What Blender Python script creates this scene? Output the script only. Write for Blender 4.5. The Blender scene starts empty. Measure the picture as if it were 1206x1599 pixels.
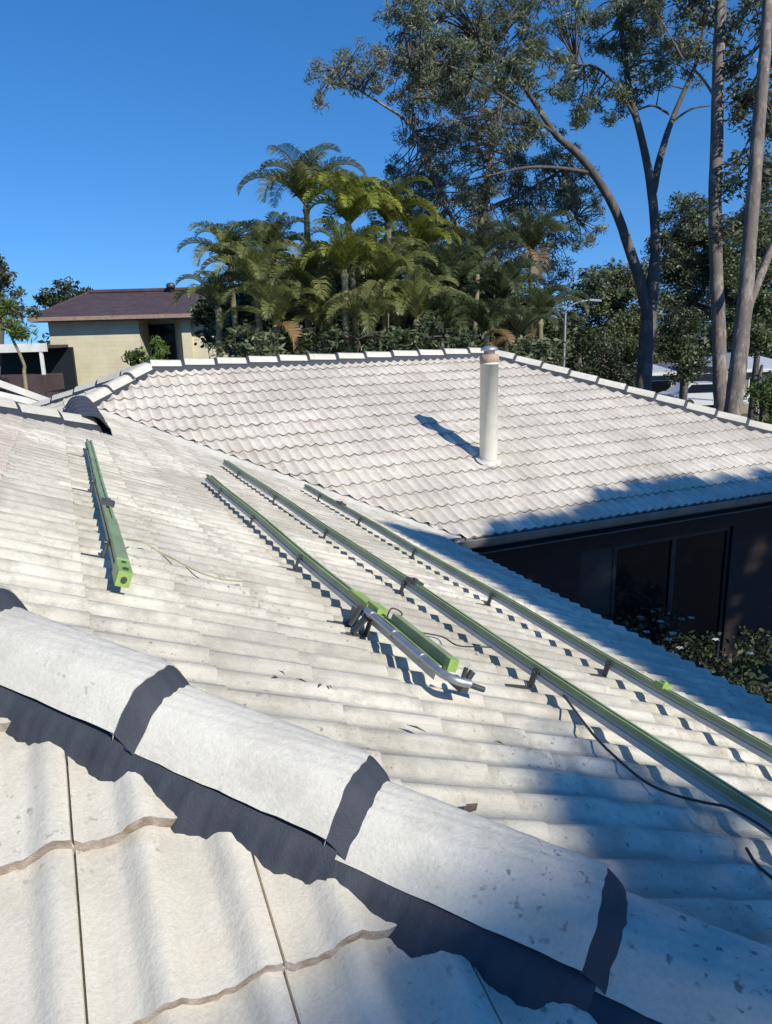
import bpy, bmesh, math, random
import numpy as np
from mathutils import Vector, Matrix
random.seed(7); rng = np.random.default_rng(11)
R = math.radians
scene = bpy.context.scene
col = scene.collection

# ------------------------------------------------------------ camera
CAM = np.array([0.0, 0.0, 5.0])
FPX = 1156.0                                     # focal length in pixels of the 1206 x 1599 photograph
def _n(v): v = np.array(v, float); return v / np.linalg.norm(v)
def cray(x, y): return np.array([(x-603)/FPX, (y-799.5)/FPX, 1.0])
_Y = _n(cray(82, 528)); _X = cray(3357, 441); _X = _n(_X - _Y*np.dot(_X, _Y)); _Z = np.cross(_X, _Y)
M3 = np.array([_X, _Y, _Z])                      # photo axes -> world axes
cam_d = bpy.data.cameras.new('camera'); cam = bpy.data.objects.new('camera', cam_d); col.objects.link(cam)
cam_d.sensor_fit = 'VERTICAL'; cam_d.sensor_height = 24; cam_d.lens = FPX/1599*24
cam_d.clip_start = 0.05; cam_d.clip_end = 3000
rx, uy, bz = M3 @ [1,0,0], M3 @ [0,-1,0], M3 @ [0,0,-1]
cam.matrix_world = Matrix(((rx[0],uy[0],bz[0],CAM[0]),(rx[1],uy[1],bz[1],CAM[1]),(rx[2],uy[2],bz[2],CAM[2]),(0,0,0,1)))
scene.camera = cam

# ------------------------------------------------------------ light
SUN = _n([0.24, -0.765, 0.60])                   # towards the sun
elev = math.asin(SUN[2]); azim = math.atan2(SUN[0], SUN[1])
W = bpy.data.worlds.new('World'); scene.world = W; W.use_nodes = True
nt = W.node_tree; nt.nodes.clear()
out = nt.nodes.new('ShaderNodeOutputWorld'); bg = nt.nodes.new('ShaderNodeBackground')
sky = nt.nodes.new('ShaderNodeTexSky'); sky.sky_type = 'NISHITA'; sky.sun_disc = False
sky.sun_elevation = elev; sky.sun_rotation = azim; sky.altitude = 0; sky.air_density = 1.0
sky.dust_density = 0.0; sky.ozone_density = 4.5
hs = nt.nodes.new('ShaderNodeHueSaturation'); hs.inputs['Saturation'].default_value = 1.27; hs.inputs['Hue'].default_value = 0.504
wtc = nt.nodes.new('ShaderNodeTexCoord'); wmp = nt.nodes.new('ShaderNodeMapping')
wmp.inputs['Scale'].default_value = (1, 1, 0.82); wmp.inputs['Location'].default_value = (0, 0, 0.17)
nt.links.new(wtc.outputs['Generated'], wmp.inputs[0]); nt.links.new(wmp.outputs[0], sky.inputs[0])
nt.links.new(sky.outputs[0], hs.inputs['Color']); nt.links.new(hs.outputs[0], bg.inputs[0])
bg.inputs[1].default_value = 0.15; nt.links.new(bg.outputs[0], out.inputs[0])
sl = bpy.data.lights.new('sun', 'SUN'); sl.energy = 5.0; sl.angle = R(0.55); sl.color = (1.0, 0.93, 0.80)
so = bpy.data.objects.new('sun', sl); col.objects.link(so)
so.rotation_euler = Vector((-SUN[0], -SUN[1], -SUN[2])).to_track_quat('-Z', 'Y').to_euler()
so.location = (6, -15, 25)
scene.view_settings.view_transform = 'Standard'; scene.view_settings.look = 'None'
scene.view_settings.exposure = 0.12; scene.view_settings.gamma = 1
scene.cycles.max_bounces = 6; scene.cycles.transparent_max_bounces = 8

# ------------------------------------------------------------ layout helpers
def ray(px, py): return M3 @ cray(px, py)
def at(px, py, D): return CAM + ray(px, py)*D                      # D: depth along the view
def on_plane(n, p0, px, py):
    r = ray(px, py); n = np.array(n); return CAM + r*(np.dot(n, np.array(p0)-CAM)/np.dot(n, r))
FH = M3 @ [0,0,1]; FH = _n([FH[0], FH[1], 0]); RH = np.array([FH[1], -FH[0], 0.0])   # horizontal ahead / right
def rd(r, d, z): return RH*r + FH*d + np.array([0,0,z])            # right, ahead, height
def rz(px, py, d):                                                 # pixel on the upright plane d metres ahead -> (r, z)
    v = ray(px, py); v = v*(d/np.dot(v, FH)); return float(np.dot(v, RH)), float(v[2]+CAM[2])
def wp(px, py, d): r, z = rz(px, py, d); return rd(r, d, z)

# ------------------------------------------------------------ materials
def nodes(name):
    m = bpy.data.materials.new(name); m.use_nodes = True; t = m.node_tree
    return m, t, t.nodes['Principled BSDF'], t.nodes, t.links
def ramp(N, L, src, stops):
    r = N.new('ShaderNodeValToRGB'); e = r.color_ramp.elements
    while len(e) < len(stops): e.new(0.5)
    for k, (p, c) in enumerate(stops):
        e[k].position = p; e[k].color = (c, c, c, 1) if isinstance(c, (int, float)) else (*c, 1)
    L.new(src, r.inputs[0]); return r.outputs[0]
def noise(N, L, co, scale, detail=4, rough=0.6):
    n = N.new('ShaderNodeTexNoise'); n.inputs['Scale'].default_value = scale
    n.inputs['Detail'].default_value = detail; n.inputs['Roughness'].default_value = rough
    L.new(co, n.inputs['Vector']); return n.outputs['Fac']
def mix(N, L, fac, a, b, mode='MIX'):
    m = N.new('ShaderNodeMix'); m.data_type = 'RGBA'; m.blend_type = mode
    if isinstance(fac, (int, float)): m.inputs[0].default_value = fac
    else: L.new(fac, m.inputs[0])
    for k, v in ((6, a), (7, b)):
        if isinstance(v, tuple): m.inputs[k].default_value = (*v, 1)
        else: L.new(v, m.inputs[k])
    return m.outputs[2]
def mth(N, L, op, a, b=0.0):
    m = N.new('ShaderNodeMath'); m.operation = op
    for k, v in ((0, a), (1, b)):
        if isinstance(v, (int, float)): m.inputs[k].default_value = v
        else: L.new(v, m.inputs[k])
    return m.outputs[0]
def bump(N, L, P, h, dist=0.01, st=0.5):
    b = N.new('ShaderNodeBump'); b.inputs['Distance'].default_value = dist; b.inputs['Strength'].default_value = st
    L.new(h, b.inputs['Height']); L.new(b.outputs[0], P.inputs['Normal'])
def plain(name, c, rough=0.6, metal=0.0, var=0.15, scale=8.0, bd=0.0, c2=None):
    m, t, P, N, L = nodes(name)
    g = N.new('ShaderNodeNewGeometry').outputs['Position']
    n = noise(N, L, g, scale)
    a = c; b = c2 if c2 else tuple(x*(1-2*var) for x in c)
    f = ramp(N, L, n, [(0.35, 0.0), (0.65, 1.0)])
    L.new(mix(N, L, f, a, b), P.inputs['Base Color'])
    P.inputs['Roughness'].default_value = rough; P.inputs['Metallic'].default_value = metal
    if bd: bump(N, L, P, noise(N, L, g, scale*6), bd, 0.6)
    return m
def tile_mat(name, base, dirt, pink, dirty=0.5, uv=True, tv=1.0, pang=0.5):
    m, t, P, N, L = nodes(name)
    g = N.new('ShaderNodeNewGeometry').outputs['Position']
    c = base
    n1 = ramp(N, L, noise(N, L, g, 0.9, 5, 0.62), [(0.40, 0.0), (0.66, 1.0)])
    c = mix(N, L, mth(N, L, 'MULTIPLY', n1, dirty), c, dirt)
    n2 = ramp(N, L, noise(N, L, g, 2.3, 6, 0.7), [(0.53, 0.0), (0.70, 1.0)])
    c = mix(N, L, mth(N, L, 'MULTIPLY', n2, 0.55*dirty+0.12), c, pink)
    if uv:
        u = N.new('ShaderNodeUVMap'); u.uv_map = 'UVMap'
        s = N.new('ShaderNodeSeparateXYZ'); L.new(u.outputs[0], s.inputs[0])
        fu = mth(N, L, 'FLOOR', mth(N, L, 'DIVIDE', s.outputs[0], 0.30)); fv = mth(N, L, 'FLOOR', mth(N, L, 'DIVIDE', s.outputs[1], 0.325))
        cb = N.new('ShaderNodeCombineXYZ'); L.new(fu, cb.inputs[0]); L.new(fv, cb.inputs[1])
        wn = N.new('ShaderNodeTexWhiteNoise'); wn.noise_dimensions = '3D'; L.new(cb.outputs[0], wn.inputs['Vector'])
        tone = ramp(N, L, wn.outputs['Value'], [(0.0, 1-0.2*tv), (0.5, 1-0.03*tv), (1.0, 1+0.04*tv)])
        c = mix(N, L, 1.0, c, tone, 'MULTIPLY')
        # grime towards each tile head; along the pans, grime plus painted-in trough darkening for relief
        vv = mth(N, L, 'FRACT', mth(N, L, 'DIVIDE', s.outputs[1], 0.325))
        gr = mth(N, L, 'MULTIPLY', ramp(N, L, vv, [(0.55, 0.0), (1.0, 1.0)]), ramp(N, L, noise(N, L, g, 11, 4), [(0.42, 0.0), (0.6, 0.75)]))
        c = mix(N, L, gr, c, dirt)
        st = N.new('ShaderNodeMapping'); st.inputs['Scale'].default_value = (17, 1.6, 1); L.new(u.outputs[0], st.inputs[0])
        pan = mth(N, L, 'COSINE', mth(N, L, 'MULTIPLY', mth(N, L, 'ADD', s.outputs[0], 0.112), 2*math.pi/0.15))
        pf = mth(N, L, 'MULTIPLY', ramp(N, L, pan, [(0.0, 0.0), (0.9, 1.0)]), ramp(N, L, noise(N, L, g, 3.4, 4), [(0.30, 0.10), (0.62, 0.75)]))
        c = mix(N, L, mth(N, L, 'MULTIPLY', pf, pang), c, tuple(q*0.9 for q in dirt))
        sn = ramp(N, L, noise(N, L, st.outputs[0], 1.0, 4), [(0.47, 0.0), (0.68, 0.75)])
        c = mix(N, L, mth(N, L, 'MULTIPLY', sn, 0.3+0.5*dirty), c, dirt)
    if name == 'white_roof_tile':
        gs = N.new('ShaderNodeSeparateXYZ'); L.new(g, gs.inputs[0])
        lf = ramp(N, L, mth(N, L, 'MULTIPLY', gs.outputs[0], -1.0), [(0.28, 0.0), (0.34, 1.0)])
        c = mix(N, L, mth(N, L, 'MULTIPLY', lf, ramp(N, L, noise(N, L, g, 3.1, 5), [(0.40, 0.0), (0.62, 0.75)])), c, (0.45, 0.34, 0.30))
    sp = ramp(N, L, noise(N, L, g, 55, 3, 0.5), [(0.62, 0.0), (0.70, 1.0)])
    pm = ramp(N, L, noise(N, L, g, 1.7, 3), [(0.45, 0.0), (0.62, 0.8)])
    c = mix(N, L, mth(N, L, 'MULTIPLY', sp, pm), c, (0.16, 0.14, 0.12))
    blot = ramp(N, L, noise(N, L, g, 6.5, 6, 0.75), [(0.48, 0.0), (0.64, 0.8)])
    c = mix(N, L, mth(N, L, 'MULTIPLY', blot, dirty), c, dirt)
    fine = ramp(N, L, noise(N, L, g, 160, 3, 0.7), [(0.3, 0.88), (0.7, 1.04)])
    c = mix(N, L, 1.0, c, fine, 'MULTIPLY')
    L.new(c, P.inputs['Base Color']); P.inputs['Roughness'].default_value = 0.82
    P.inputs['Specular IOR Level'].default_value = 0.3
    bump(N, L, P, noise(N, L, g, 70, 5, 0.75), 0.005, 0.5)
    return m
def leaf_mat(name, c1, c2, c3=None, trans=0.25, rough=0.5):
    m, t, P, N, L = nodes(name)
    g = N.new('ShaderNodeNewGeometry')
    oi = N.new('ShaderNodeObjectInfo')
    f = ramp(N, L, g.outputs['Random Per Island'], [(0.0, 0.0), (1.0, 1.0)])
    c = mix(N, L, f, c1, c2)
    big = ramp(N, L, noise(N, L, g.outputs['Position'], 0.55, 3), [(0.35, 0.0), (0.65, 1.0)])
    c = mix(N, L, mth(N, L, 'MULTIPLY', big, 0.6), c, c3 if c3 else c1)
    tone = ramp(N, L, oi.outputs['Random'], [(0.0, 0.75), (1.0, 1.25)])
    c = mix(N, L, 1.0, c, tone, 'MULTIPLY')
    L.new(c, P.inputs['Base Color']); P.inputs['Roughness'].default_value = rough
    tr = N.new('ShaderNodeBsdfTranslucent'); L.new(c, tr.inputs[0])
    ms = N.new('ShaderNodeMixShader'); ms.inputs[0].default_value = trans
    L.new(P.outputs[0], ms.inputs[1]); L.new(tr.outputs[0], ms.inputs[2])
    L.new(ms.outputs[0], t.nodes['Material Output'].inputs[0])
    return m
def bark_mat(name, c1, c2, sc=3.0):
    m, t, P, N, L = nodes(name)
    tc = N.new('ShaderNodeNewGeometry').outputs['Position']
    mp = N.new('ShaderNodeMapping'); mp.inputs['Scale'].default_value = (sc*2.2, sc*2.2, sc*0.35); L.new(tc, mp.inputs[0])
    n = ramp(N, L, noise(N, L, mp.outputs[0], 1.0, 6, 0.7), [(0.40, 0.0), (0.60, 1.0)])
    c = mix(N, L, n, c1, c2)
    n2 = ramp(N, L, noise(N, L, tc, 2.2, 5, 0.7), [(0.46, 0.0), (0.54, 0.9)])
    c = mix(N, L, n2, c, tuple((a+b)*0.35 for a, b in zip(c1, c2)))
    L.new(c, P.inputs['Base Color']); P.inputs['Roughness'].default_value = 0.85
    bump(N, L, P, noise(N, L, mp.outputs[0], 3.0, 4), 0.02, 0.6)
    return m
def brick_mat(name, a, b, mortar, w=0.23, h=0.086, ax='XZ'):
    m, t, P, N, L = nodes(name)
    tc = N.new('ShaderNodeTexCoord')
    s = N.new('ShaderNodeSeparateXYZ'); L.new(tc.outputs['Object'], s.inputs[0])
    cb = N.new('ShaderNodeCombineXYZ')
    L.new(mth(N, L, 'ADD', s.outputs[0], s.outputs[1]), cb.inputs[0]); L.new(s.outputs[2], cb.inputs[1])
    br = N.new('ShaderNodeTexBrick'); br.inputs['Scale'].default_value = 1.0
    br.inputs['Brick Width'].default_value = w; br.inputs['Row Height'].default_value = h
    br.inputs['Mortar Size'].default_value = 0.006
    br.inputs['Color1'].default_value = (*a, 1); br.inputs['Color2'].default_value = (*b, 1); br.inputs['Mortar'].default_value = (*mortar, 1)
    L.new(cb.outputs[0], br.inputs['Vector'])
    n = ramp(N, L, noise(N, L, tc.outputs['Object'], 1.1, 4), [(0.3, 0.85), (0.7, 1.05)])
    L.new(mix(N, L, 1.0, br.outputs['Color'], n, 'MULTIPLY'), P.inputs['Base Color'])
    P.inputs['Roughness'].default_value = 0.85
    return m
MT = {}
MT['tile'] = tile_mat('white_roof_tile', (0.70, 0.665, 0.56), (0.34, 0.32, 0.27), (0.52, 0.43, 0.345), 0.8, tv=.25, pang=0.95)
MT['tile_near'] = tile_mat('white_roof_tile_near', (0.68, 0.645, 0.55), (0.47, 0.44, 0.37), (0.60, 0.50, 0.38), 0.45, tv=.3)
MT['tile_far'] = tile_mat('white_roof_tile_far', (0.80, 0.745, 0.64), (0.46, 0.415, 0.355), (0.58, 0.49, 0.41), 0.6, tv=.3)
MT['cap'] = tile_mat('ridge_cap_concrete', (0.67, 0.645, 0.565), (0.44, 0.42, 0.365), (0.57, 0.50, 0.41), 0.6, uv=False)
MT['butt'] = plain('lichen_brown_tile_edge', (0.25, 0.185, 0.135), 0.95, 0, 0.2, 35, 0.006, (0.46, 0.40, 0.33))
MT['butt_far'] = plain('grey_tile_edge', (0.13, 0.11, 0.10), 0.9, 0, 0.2, 9, 0, (0.36, 0.32, 0.28))
MT['point'] = plain('charcoal_pointing', (0.038, 0.045, 0.060), 0.75, 0, 0.08, 25, 0.003)
MT['darkcap'] = plain('charcoal_ridge_cap', (0.085, 0.085, 0.105), 0.6, 0, 0.25, 14, 0.003)
MT['valley'] = plain('painted_valley_metal', (0.62, 0.60, 0.55), 0.5, 0, 0.1, 4)
MT['gutter'] = plain('grey_gutter', (0.20, 0.20, 0.19), 0.45, 0, 0.15, 5)
MT['gutter_dark'] = plain('dark_gutter', (0.05, 0.06, 0.055), 0.5, 0, 0.15, 5)
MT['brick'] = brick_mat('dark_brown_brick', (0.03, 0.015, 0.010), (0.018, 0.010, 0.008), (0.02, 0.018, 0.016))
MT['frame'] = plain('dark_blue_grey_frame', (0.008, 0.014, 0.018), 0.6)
MT['soffit'] = plain('soffit', (0.12, 0.11, 0.10), 0.8)
MT['flue'] = plain('cream_flue_paint', (0.70, 0.68, 0.58), 0.45, 0, 0.06, 6)
MT['rust'] = plain('rusty_metal', (0.34, 0.20, 0.13), 0.85, 0.0, 0.25, 25, 0.002, (0.50, 0.40, 0.31))
MT['steel'] = plain('galvanised_steel', (0.50, 0.51, 0.53), 0.42, 0.75, 0.1, 20)
MT['dsteel'] = plain('dark_steel', (0.10, 0.105, 0.10), 0.45, 0.5, 0.1, 20)
MT['alu'] = plain('rail_aluminium', (0.60, 0.61, 0.54), 0.45, 0.0, 0.1, 5)
MT['green'] = plain('green_film', (0.29, 0.39, 0.19), 0.42, 0.05, 0.16, 5)
MT['greeng'] = plain('grey_green_film', (0.34, 0.46, 0.24), 0.5, 0.0, 0.12, 5)
MT['lime'] = plain('lime_green', (0.30, 0.46, 0.12), 0.4, 0, 0.1, 20)
MT['cable'] = plain('black_cable', (0.05, 0.05, 0.045), 0.5)
MT['ywire'] = plain('yellow_green_wire', (0.42, 0.46, 0.20), 0.5)
MT['white'] = plain('white_paint', (0.75, 0.74, 0.70), 0.5, 0, 0.08, 3)
MT['litter'] = plain('dry_leaf', (0.15, 0.11, 0.075), 0.9, 0, 0.2, 30)
def glass_mat(name, c=(0.006, 0.008, 0.011), r=0.06):
    m, t, P, N, L = nodes(name); P.inputs['Base Color'].default_value = (*c, 1)
    P.inputs['Roughness'].default_value = r; P.inputs['Specular IOR Level'].default_value = 0.18
    g = N.new('ShaderNodeNewGeometry').outputs['Position']; bump(N, L, P, noise(N, L, g, 1.5, 2), 0.01, 0.15)
    return m
MT['glass'] = glass_mat('dark_glass')

# ------------------------------------------------------------ mesh builder
def prop(o, label=None, cat=None, group=None, kind=None):
    if label: o['label'] = label
    if cat: o['category'] = cat
    if group: o['group'] = group
    if kind: o['kind'] = kind
    return o
def thing(name, loc, label, cat, group=None):
    o = bpy.data.objects.new(name, None); o.location = loc; o.empty_display_size = 0.3; col.objects.link(o)
    return prop(o, label, cat, group)
def wloc(o):
    p = np.zeros(3)
    while o is not None: p = p + np.array(o.location); o = o.parent
    return p
class MB:
    def __init__(s): s.v = []; s.f = []; s.m = []; s.sm = []
    def add(s, vs, fs, mi=0, smooth=False):
        b = len(s.v); s.v.extend([tuple(map(float, p)) for p in vs])
        for f in fs: s.f.append(tuple(b+i for i in f)); s.m.append(mi); s.sm.append(smooth)
    def hexa(s, p, mi=0):                                     # 8 corners: bottom ring then top ring
        s.add(p, [(3,2,1,0),(4,5,6,7),(0,1,5,4),(1,2,6,5),(2,3,7,6),(3,0,4,7)], mi)
    def box(s, a, b, mi=0):
        x0,y0,z0 = a; x1,y1,z1 = b
        s.hexa([(x0,y0,z0),(x1,y0,z0),(x1,y1,z0),(x0,y1,z0),(x0,y0,z1),(x1,y0,z1),(x1,y1,z1),(x0,y1,z1)], mi)
    def rbox(s, r0, r1, d0, d1, z0, z1, mi=0):                # box in the right / ahead frame
        s.hexa([rd(r0,d0,z0),rd(r1,d0,z0),rd(r1,d1,z0),rd(r0,d1,z0),rd(r0,d0,z1),rd(r1,d0,z1),rd(r1,d1,z1),rd(r0,d1,z1)], mi)
    def bar(s, p, q, w, h, up=(0,0,1), mi=0):
        p = np.array(p, float); q = np.array(q, float); d = _n(q-p); up = np.array(up, float)
        sd = _n(np.cross(d, up)); up = np.cross(sd, d)
        c = [(-1,-1),(1,-1),(1,1),(-1,1)]
        s.hexa([p+sd*a*w/2+up*b*h/2 for a, b in c]+[q+sd*a*w/2+up*b*h/2 for a, b in c], mi)
    def tube(s, pts, rad, n=8, mi=0, cap=True, jit=0.0):
        pts = [np.array(p, float) for p in pts]; k = len(pts)
        if isinstance(rad, (int, float)): rad = [rad]*k
        vs = []; ref = None
        for i, p in enumerate(pts):
            d = _n(pts[min(i+1, k-1)]-pts[max(i-1, 0)])
            if ref is None: ref = np.array([1,0,0]) if abs(d[0]) < 0.9 else np.array([0,1,0])
            a = _n(np.cross(d, ref)); b = np.cross(d, a); ref = np.cross(a, d)
            for j in range(n):
                t = 2*math.pi*j/n; rr = rad[i]*(1+jit*random.uniform(-1, 1))
                vs.append(p+(a*math.cos(t)+b*math.sin(t))*rr)
        fs = [(i*n+j, i*n+(j+1)%n, (i+1)*n+(j+1)%n, (i+1)*n+j) for i in range(k-1) for j in range(n)]
        s.add(vs, fs, mi, True)
        if cap: s.add(vs[:n], [tuple(range(n-1, -1, -1))], mi); s.add(vs[-n:], [tuple(range(n))], mi)
    def build(s, name, mats, parent=None, origin=None, uv=None):
        o0 = wloc(parent) if parent is not None else (np.array(origin) if origin is not None else np.zeros(3))
        me = bpy.data.meshes.new(name)
        me.from_pydata([tuple(np.array(p)-o0) for p in s.v], [], s.f)
        if not isinstance(mats, (list, tuple)): mats = [mats]
        for m in mats: me.materials.append(m)
        me.polygons.foreach_set('material_index', s.m); me.polygons.foreach_set('use_smooth', s.sm)
        me.update(); ob = bpy.data.objects.new(name, me); col.objects.link(ob)
        if parent is not None: ob.parent = parent
        else: ob.location = o0
        return ob
def smooth_path(pts, seg=5):
    P = [np.array(p, float) for p in pts]; P = [2*P[0]-P[1]]+P+[2*P[-1]-P[-2]]; o = []
    for i in range(1, len(P)-2):
        for k in range(seg):
            t = k/seg; a, b, c, d = P[i-1:i+3]
            o.append(0.5*((2*b)+(c-a)*t+(2*a-5*b+4*c-d)*t*t+(3*b-a-3*c+d)*t**3))
    o.append(P[-2]); return o

# ------------------------------------------------------------ terrain
GZ = 0.0
m, t, P, N, L = nodes('grass_ground')
g = N.new('ShaderNodeNewGeometry').outputs['Position']
c = mix(N, L, ramp(N, L, noise(N, L, g, 0.25, 5), [(0.4, 0.0), (0.62, 1.0)]), (0.075, 0.10, 0.035), (0.16, 0.135, 0.07))
c = mix(N, L, ramp(N, L, noise(N, L, g, 9, 4), [(0.3, 0.0), (0.7, 0.6)]), c, (0.04, 0.06, 0.02))
L.new(c, P.inputs['Base Color']); P.inputs['Roughness'].default_value = 0.95; bump(N, L, P, noise(N, L, g, 20, 4), 0.05, 0.6)
MT['grass'] = m
b = MB(); n_ = 40; S_ = 900.0
xs = [math.copysign(abs(k/(n_/2)-1)**2.2, k/(n_/2)-1)*S_ for k in range(n_+1)]
def gh(x, y):
    d = math.hypot(x, y); return 0.0 if d < 30 else (0.25*math.sin(x*0.031+1)*math.sin(y*0.027)+0.0)*min(1, (d-30)/60)
b.add([(x, y, gh(x, y)) for y in xs for x in xs], [(j*(n_+1)+i, j*(n_+1)+i+1, (j+1)*(n_+1)+i+1, (j+1)*(n_+1)+i) for j in range(n_) for i in range(n_)], 0, True)
prop(b.build('ground', MT['grass']), kind='structure')
MT['paving'] = plain('courtyard_paving', (0.05, 0.042, 0.036), 0.85, 0, 0.2, 3, 0.004)
b = MB(); b.box((3.0, -2, 0.004), (13, 7.4, 0.03)); prop(b.build('courtyard_path', MT['paving']), kind='structure')
MT['asphalt'] = plain('road_asphalt', (0.055, 0.055, 0.06), 0.9, 0, 0.1, 2)
b = MB(); b.rbox(8, 70, 41.5, 47.5, 0.01, 0.34); prop(b.build('road', MT['asphalt']), kind='structure')

# ------------------------------------------------------------ the roof
PITCH = R(21.5); TT = math.tan(PITCH); SS, CC = math.sin(PITCH), math.cos(PITCH)
HIP = 1.62                                        # near hip: X + Y = HIP
DA = 1.3305; DB = DA - SS*HIP
zA = lambda y: CAM[2] + (-DA+SS*y)/CC             # near slope, rising with y
zB = lambda x: CAM[2] + (-DB-SS*x)/CC             # slope with the rails, falling with x
VAL = 10.47                                       # valley: X + Y = VAL
zC = lambda y: zB(3.72) + TT*(y-6.75)
EX, CY = 3.62, 6.77                               # the two eaves
RY = 11.28                                        # ridge of the far wing
zr = zC(RY)
XL = (zr - zB(0)) / -TT                           # x on B with ridge height (unused)
HX0, HX1 = 1.24, 6.88                             # ends of the far ridge
SX = (HX0 - RY + VAL)/2                           # saddle x where valley and far-left hip meet
SY = VAL - SX                                     # saddle y
SY2 = 7.75                                        # near end of the short saddle ridge
zS = zC(SY)
house = thing('brick_house', (3.0, 5.0, 0.0), 'brick house with white tile roofs, charcoal pointed ridge caps and a cream flue', 'house')

U_HI = [0, .0004, .001, .005, .0056]+[.0056+.2944*k/22 for k in range(1, 22)]
U_MD = [0, .0004, .001, .005, .0056]+[.0056+.2944*k/13 for k in range(1, 13)]
U_LO = [0, .006, .012]+[.012+.288*k/10 for k in range(1, 10)]
WA = 1.0; SD = 0.022
def wave(u):
    w = (u+0.10) % 0.15; x = abs(w/0.15-0.5)*2    # 0 on the crest of the roll, 1 in the pan
    h = 0.026*WA*(1-min(1, x/0.62)**2)**1.35 if x < 0.62 else 0.0
    h += 0.0025*math.cos(2*math.pi*w/0.15+math.pi)
    if 0.0007 < (u % 0.30) < 0.0053: h -= SD
    return h
def slope(label, eave_pt, ud, vd, nd, u0, u1, nv, clips, mats, us=U_LO, uoff=0.0, voff=0.0, thick=0.020, seed=1, rows=2, piece=None, TW=.30, brown=-1, jz_=1.0):
    """tiled slope: eave_pt origin, ud along the courses, vd up the slope, nd outward normal; clips: list of (point, outward normal) in plan"""
    rr = random.Random(seed); ud, vd, nd, e0 = map(np.array, (ud, vd, nd, eave_pt)); G = 0.325
    k0 = math.floor((u0-uoff)/TW); k1 = math.ceil((u1-uoff)/TW); us_ = TW/0.30
    cols = [(k, s_) for k in range(k0, k1) for s_ in us]+[(k1, 0.0)]
    jit = {}
    def J(k, i):
        if (k, i) not in jit: jit[(k, i)] = (rr.uniform(-.0022, .0022)*jz_, rr.uniform(-.004, .004), rr.uniform(-.003, .003)*jz_)
        return jit[(k, i)]
    verts, faces, mi, uvs = [], [], [], []
    nc = len(cols); base = -1
    ph = [rr.uniform(0, 6) for _ in range(4)]
    for i in range(nv):
        st = len(verts)
        for r_ in range(rows+1):
            fr = r_/rows
            for (k, s_) in cols:
                jz, jv, tl = J(k, i); u = k*TW+s_*us_+uoff
                rag = 0.0016*math.sin(u*190+ph[i % 4])+0.0011*math.sin(u*430+ph[(i+1) % 4])
                v = voff+i*G+fr*G+(jv+rag if r_ == 0 else (J(k, i+1)[1] + 0.0016*math.sin(u*190+ph[(i+1) % 4])+0.0011*math.sin(u*430+ph[(i+2) % 4]) if r_ == rows else 0))
                h = wave(k*0.30+s_)+thick*(1-fr)+jz+tl*(s_/0.3-.5)*(1-fr)
                verts.append(e0+ud*u+vd*v+nd*h); uvs.append((k*0.30+s_+1e-4, (i+min(fr, 0.999))*G+1e-4))
        for r_ in range(rows):
            for j in range(nc-1):
                a = st+r_*nc+j; faces.append((a, a+1, a+1+nc, a+nc)); mi.append(0)
        if base >= 0:
            for j in range(nc-1):
                a = base+j; q = st+j; faces.append((a, a+1, q+1, q)); mi.append(2 if i == brown else 1)
        base = st+rows*nc
    # eave edge drop
    st = len(verts)
    for j in range(nc): verts.append(verts[j]-nd*0.03); uvs.append(uvs[j])
    for j in range(nc-1): faces.append((st+j, st+j+1, j+1, j)); mi.append(1)
    me = bpy.data.meshes.new('roof_slope'); me.from_pydata([tuple(p) for p in verts], [], faces)
    me.polygons.foreach_set('material_index', mi); me.polygons.foreach_set('use_smooth', [x == 0 for x in mi])
    uvl = me.uv_layers.new(name='UVMap')
    li = np.zeros(len(me.loops), dtype=np.int32); me.loops.foreach_get('vertex_index', li)
    uvl.data.foreach_set('uv', np.array(uvs, dtype=np.float32)[li].ravel())
    outb = bmesh.new(); first = True
    for cl in clips:                              # each convex piece
        bm = bmesh.new(); bm.from_mesh(me)
        for (p, n) in cl:
            bmesh.ops.bisect_plane(bm, geom=bm.verts[:]+bm.edges[:]+bm.faces[:], plane_co=p, plane_no=n, clear_outer=True)
        t_ = bpy.data.meshes.new('tmp'); bm.to_mesh(t_); bm.free(); outb.from_mesh(t_); bpy.data.meshes.remove(t_)
    e = edges_keep = None
    for f in outb.faces: f.normal_update()
    m2 = bpy.data.meshes.new('roof_slope'); outb.to_mesh(m2); outb.free(); bpy.data.meshes.remove(me)
    o0 = wloc(house)
    m2.transform(Matrix.Translation(Vector(-o0)))
    for q in mats: m2.materials.append(q)
    m2.set_sharp_from_angle(angle=R(50))
    ob = bpy.data.objects.new('roof_slope', m2); ob.parent = house; ob['label'] = label; col.objects.link(ob)
    return ob
Q = math.sqrt(0.5)
vS, vN = (0, CC, SS), (0, -CC, SS)                # up the south- and north-facing slopes
nS, nN = (0, -SS, CC), (0, SS, CC)
vE, vW = (-CC, 0, SS), (CC, 0, SS)
nE, nW = (SS, 0, CC), (-SS, 0, CC)
tm, tn, tf = [MT['tile'], MT['butt_far'], MT['butt']], [MT['tile_near'], MT['butt']], [MT['tile_far'], MT['butt_far']]
# near slope A: courses at y = 1.303 + 0.3024 k
G_ = 0.325*CC
kA = 11; yA0 = 1.303-kA*G_
slope('white tiled slope in the foreground with brown lichened tile edges', (0, yA0, zA(yA0)), (1,0,0), vS, nS, -12, 4, 22, [[((HIP, 0, 0), (Q, Q, 0)), ((0, 4.51, 0), (0, 1, 0)), ((-11.9, 0, 0), (-1, 0, 0)), ((EX, 0, 0), (1, 0, 0))]], tn, U_HI, -0.078+0.3, 0, 0.026, 3)
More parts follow.
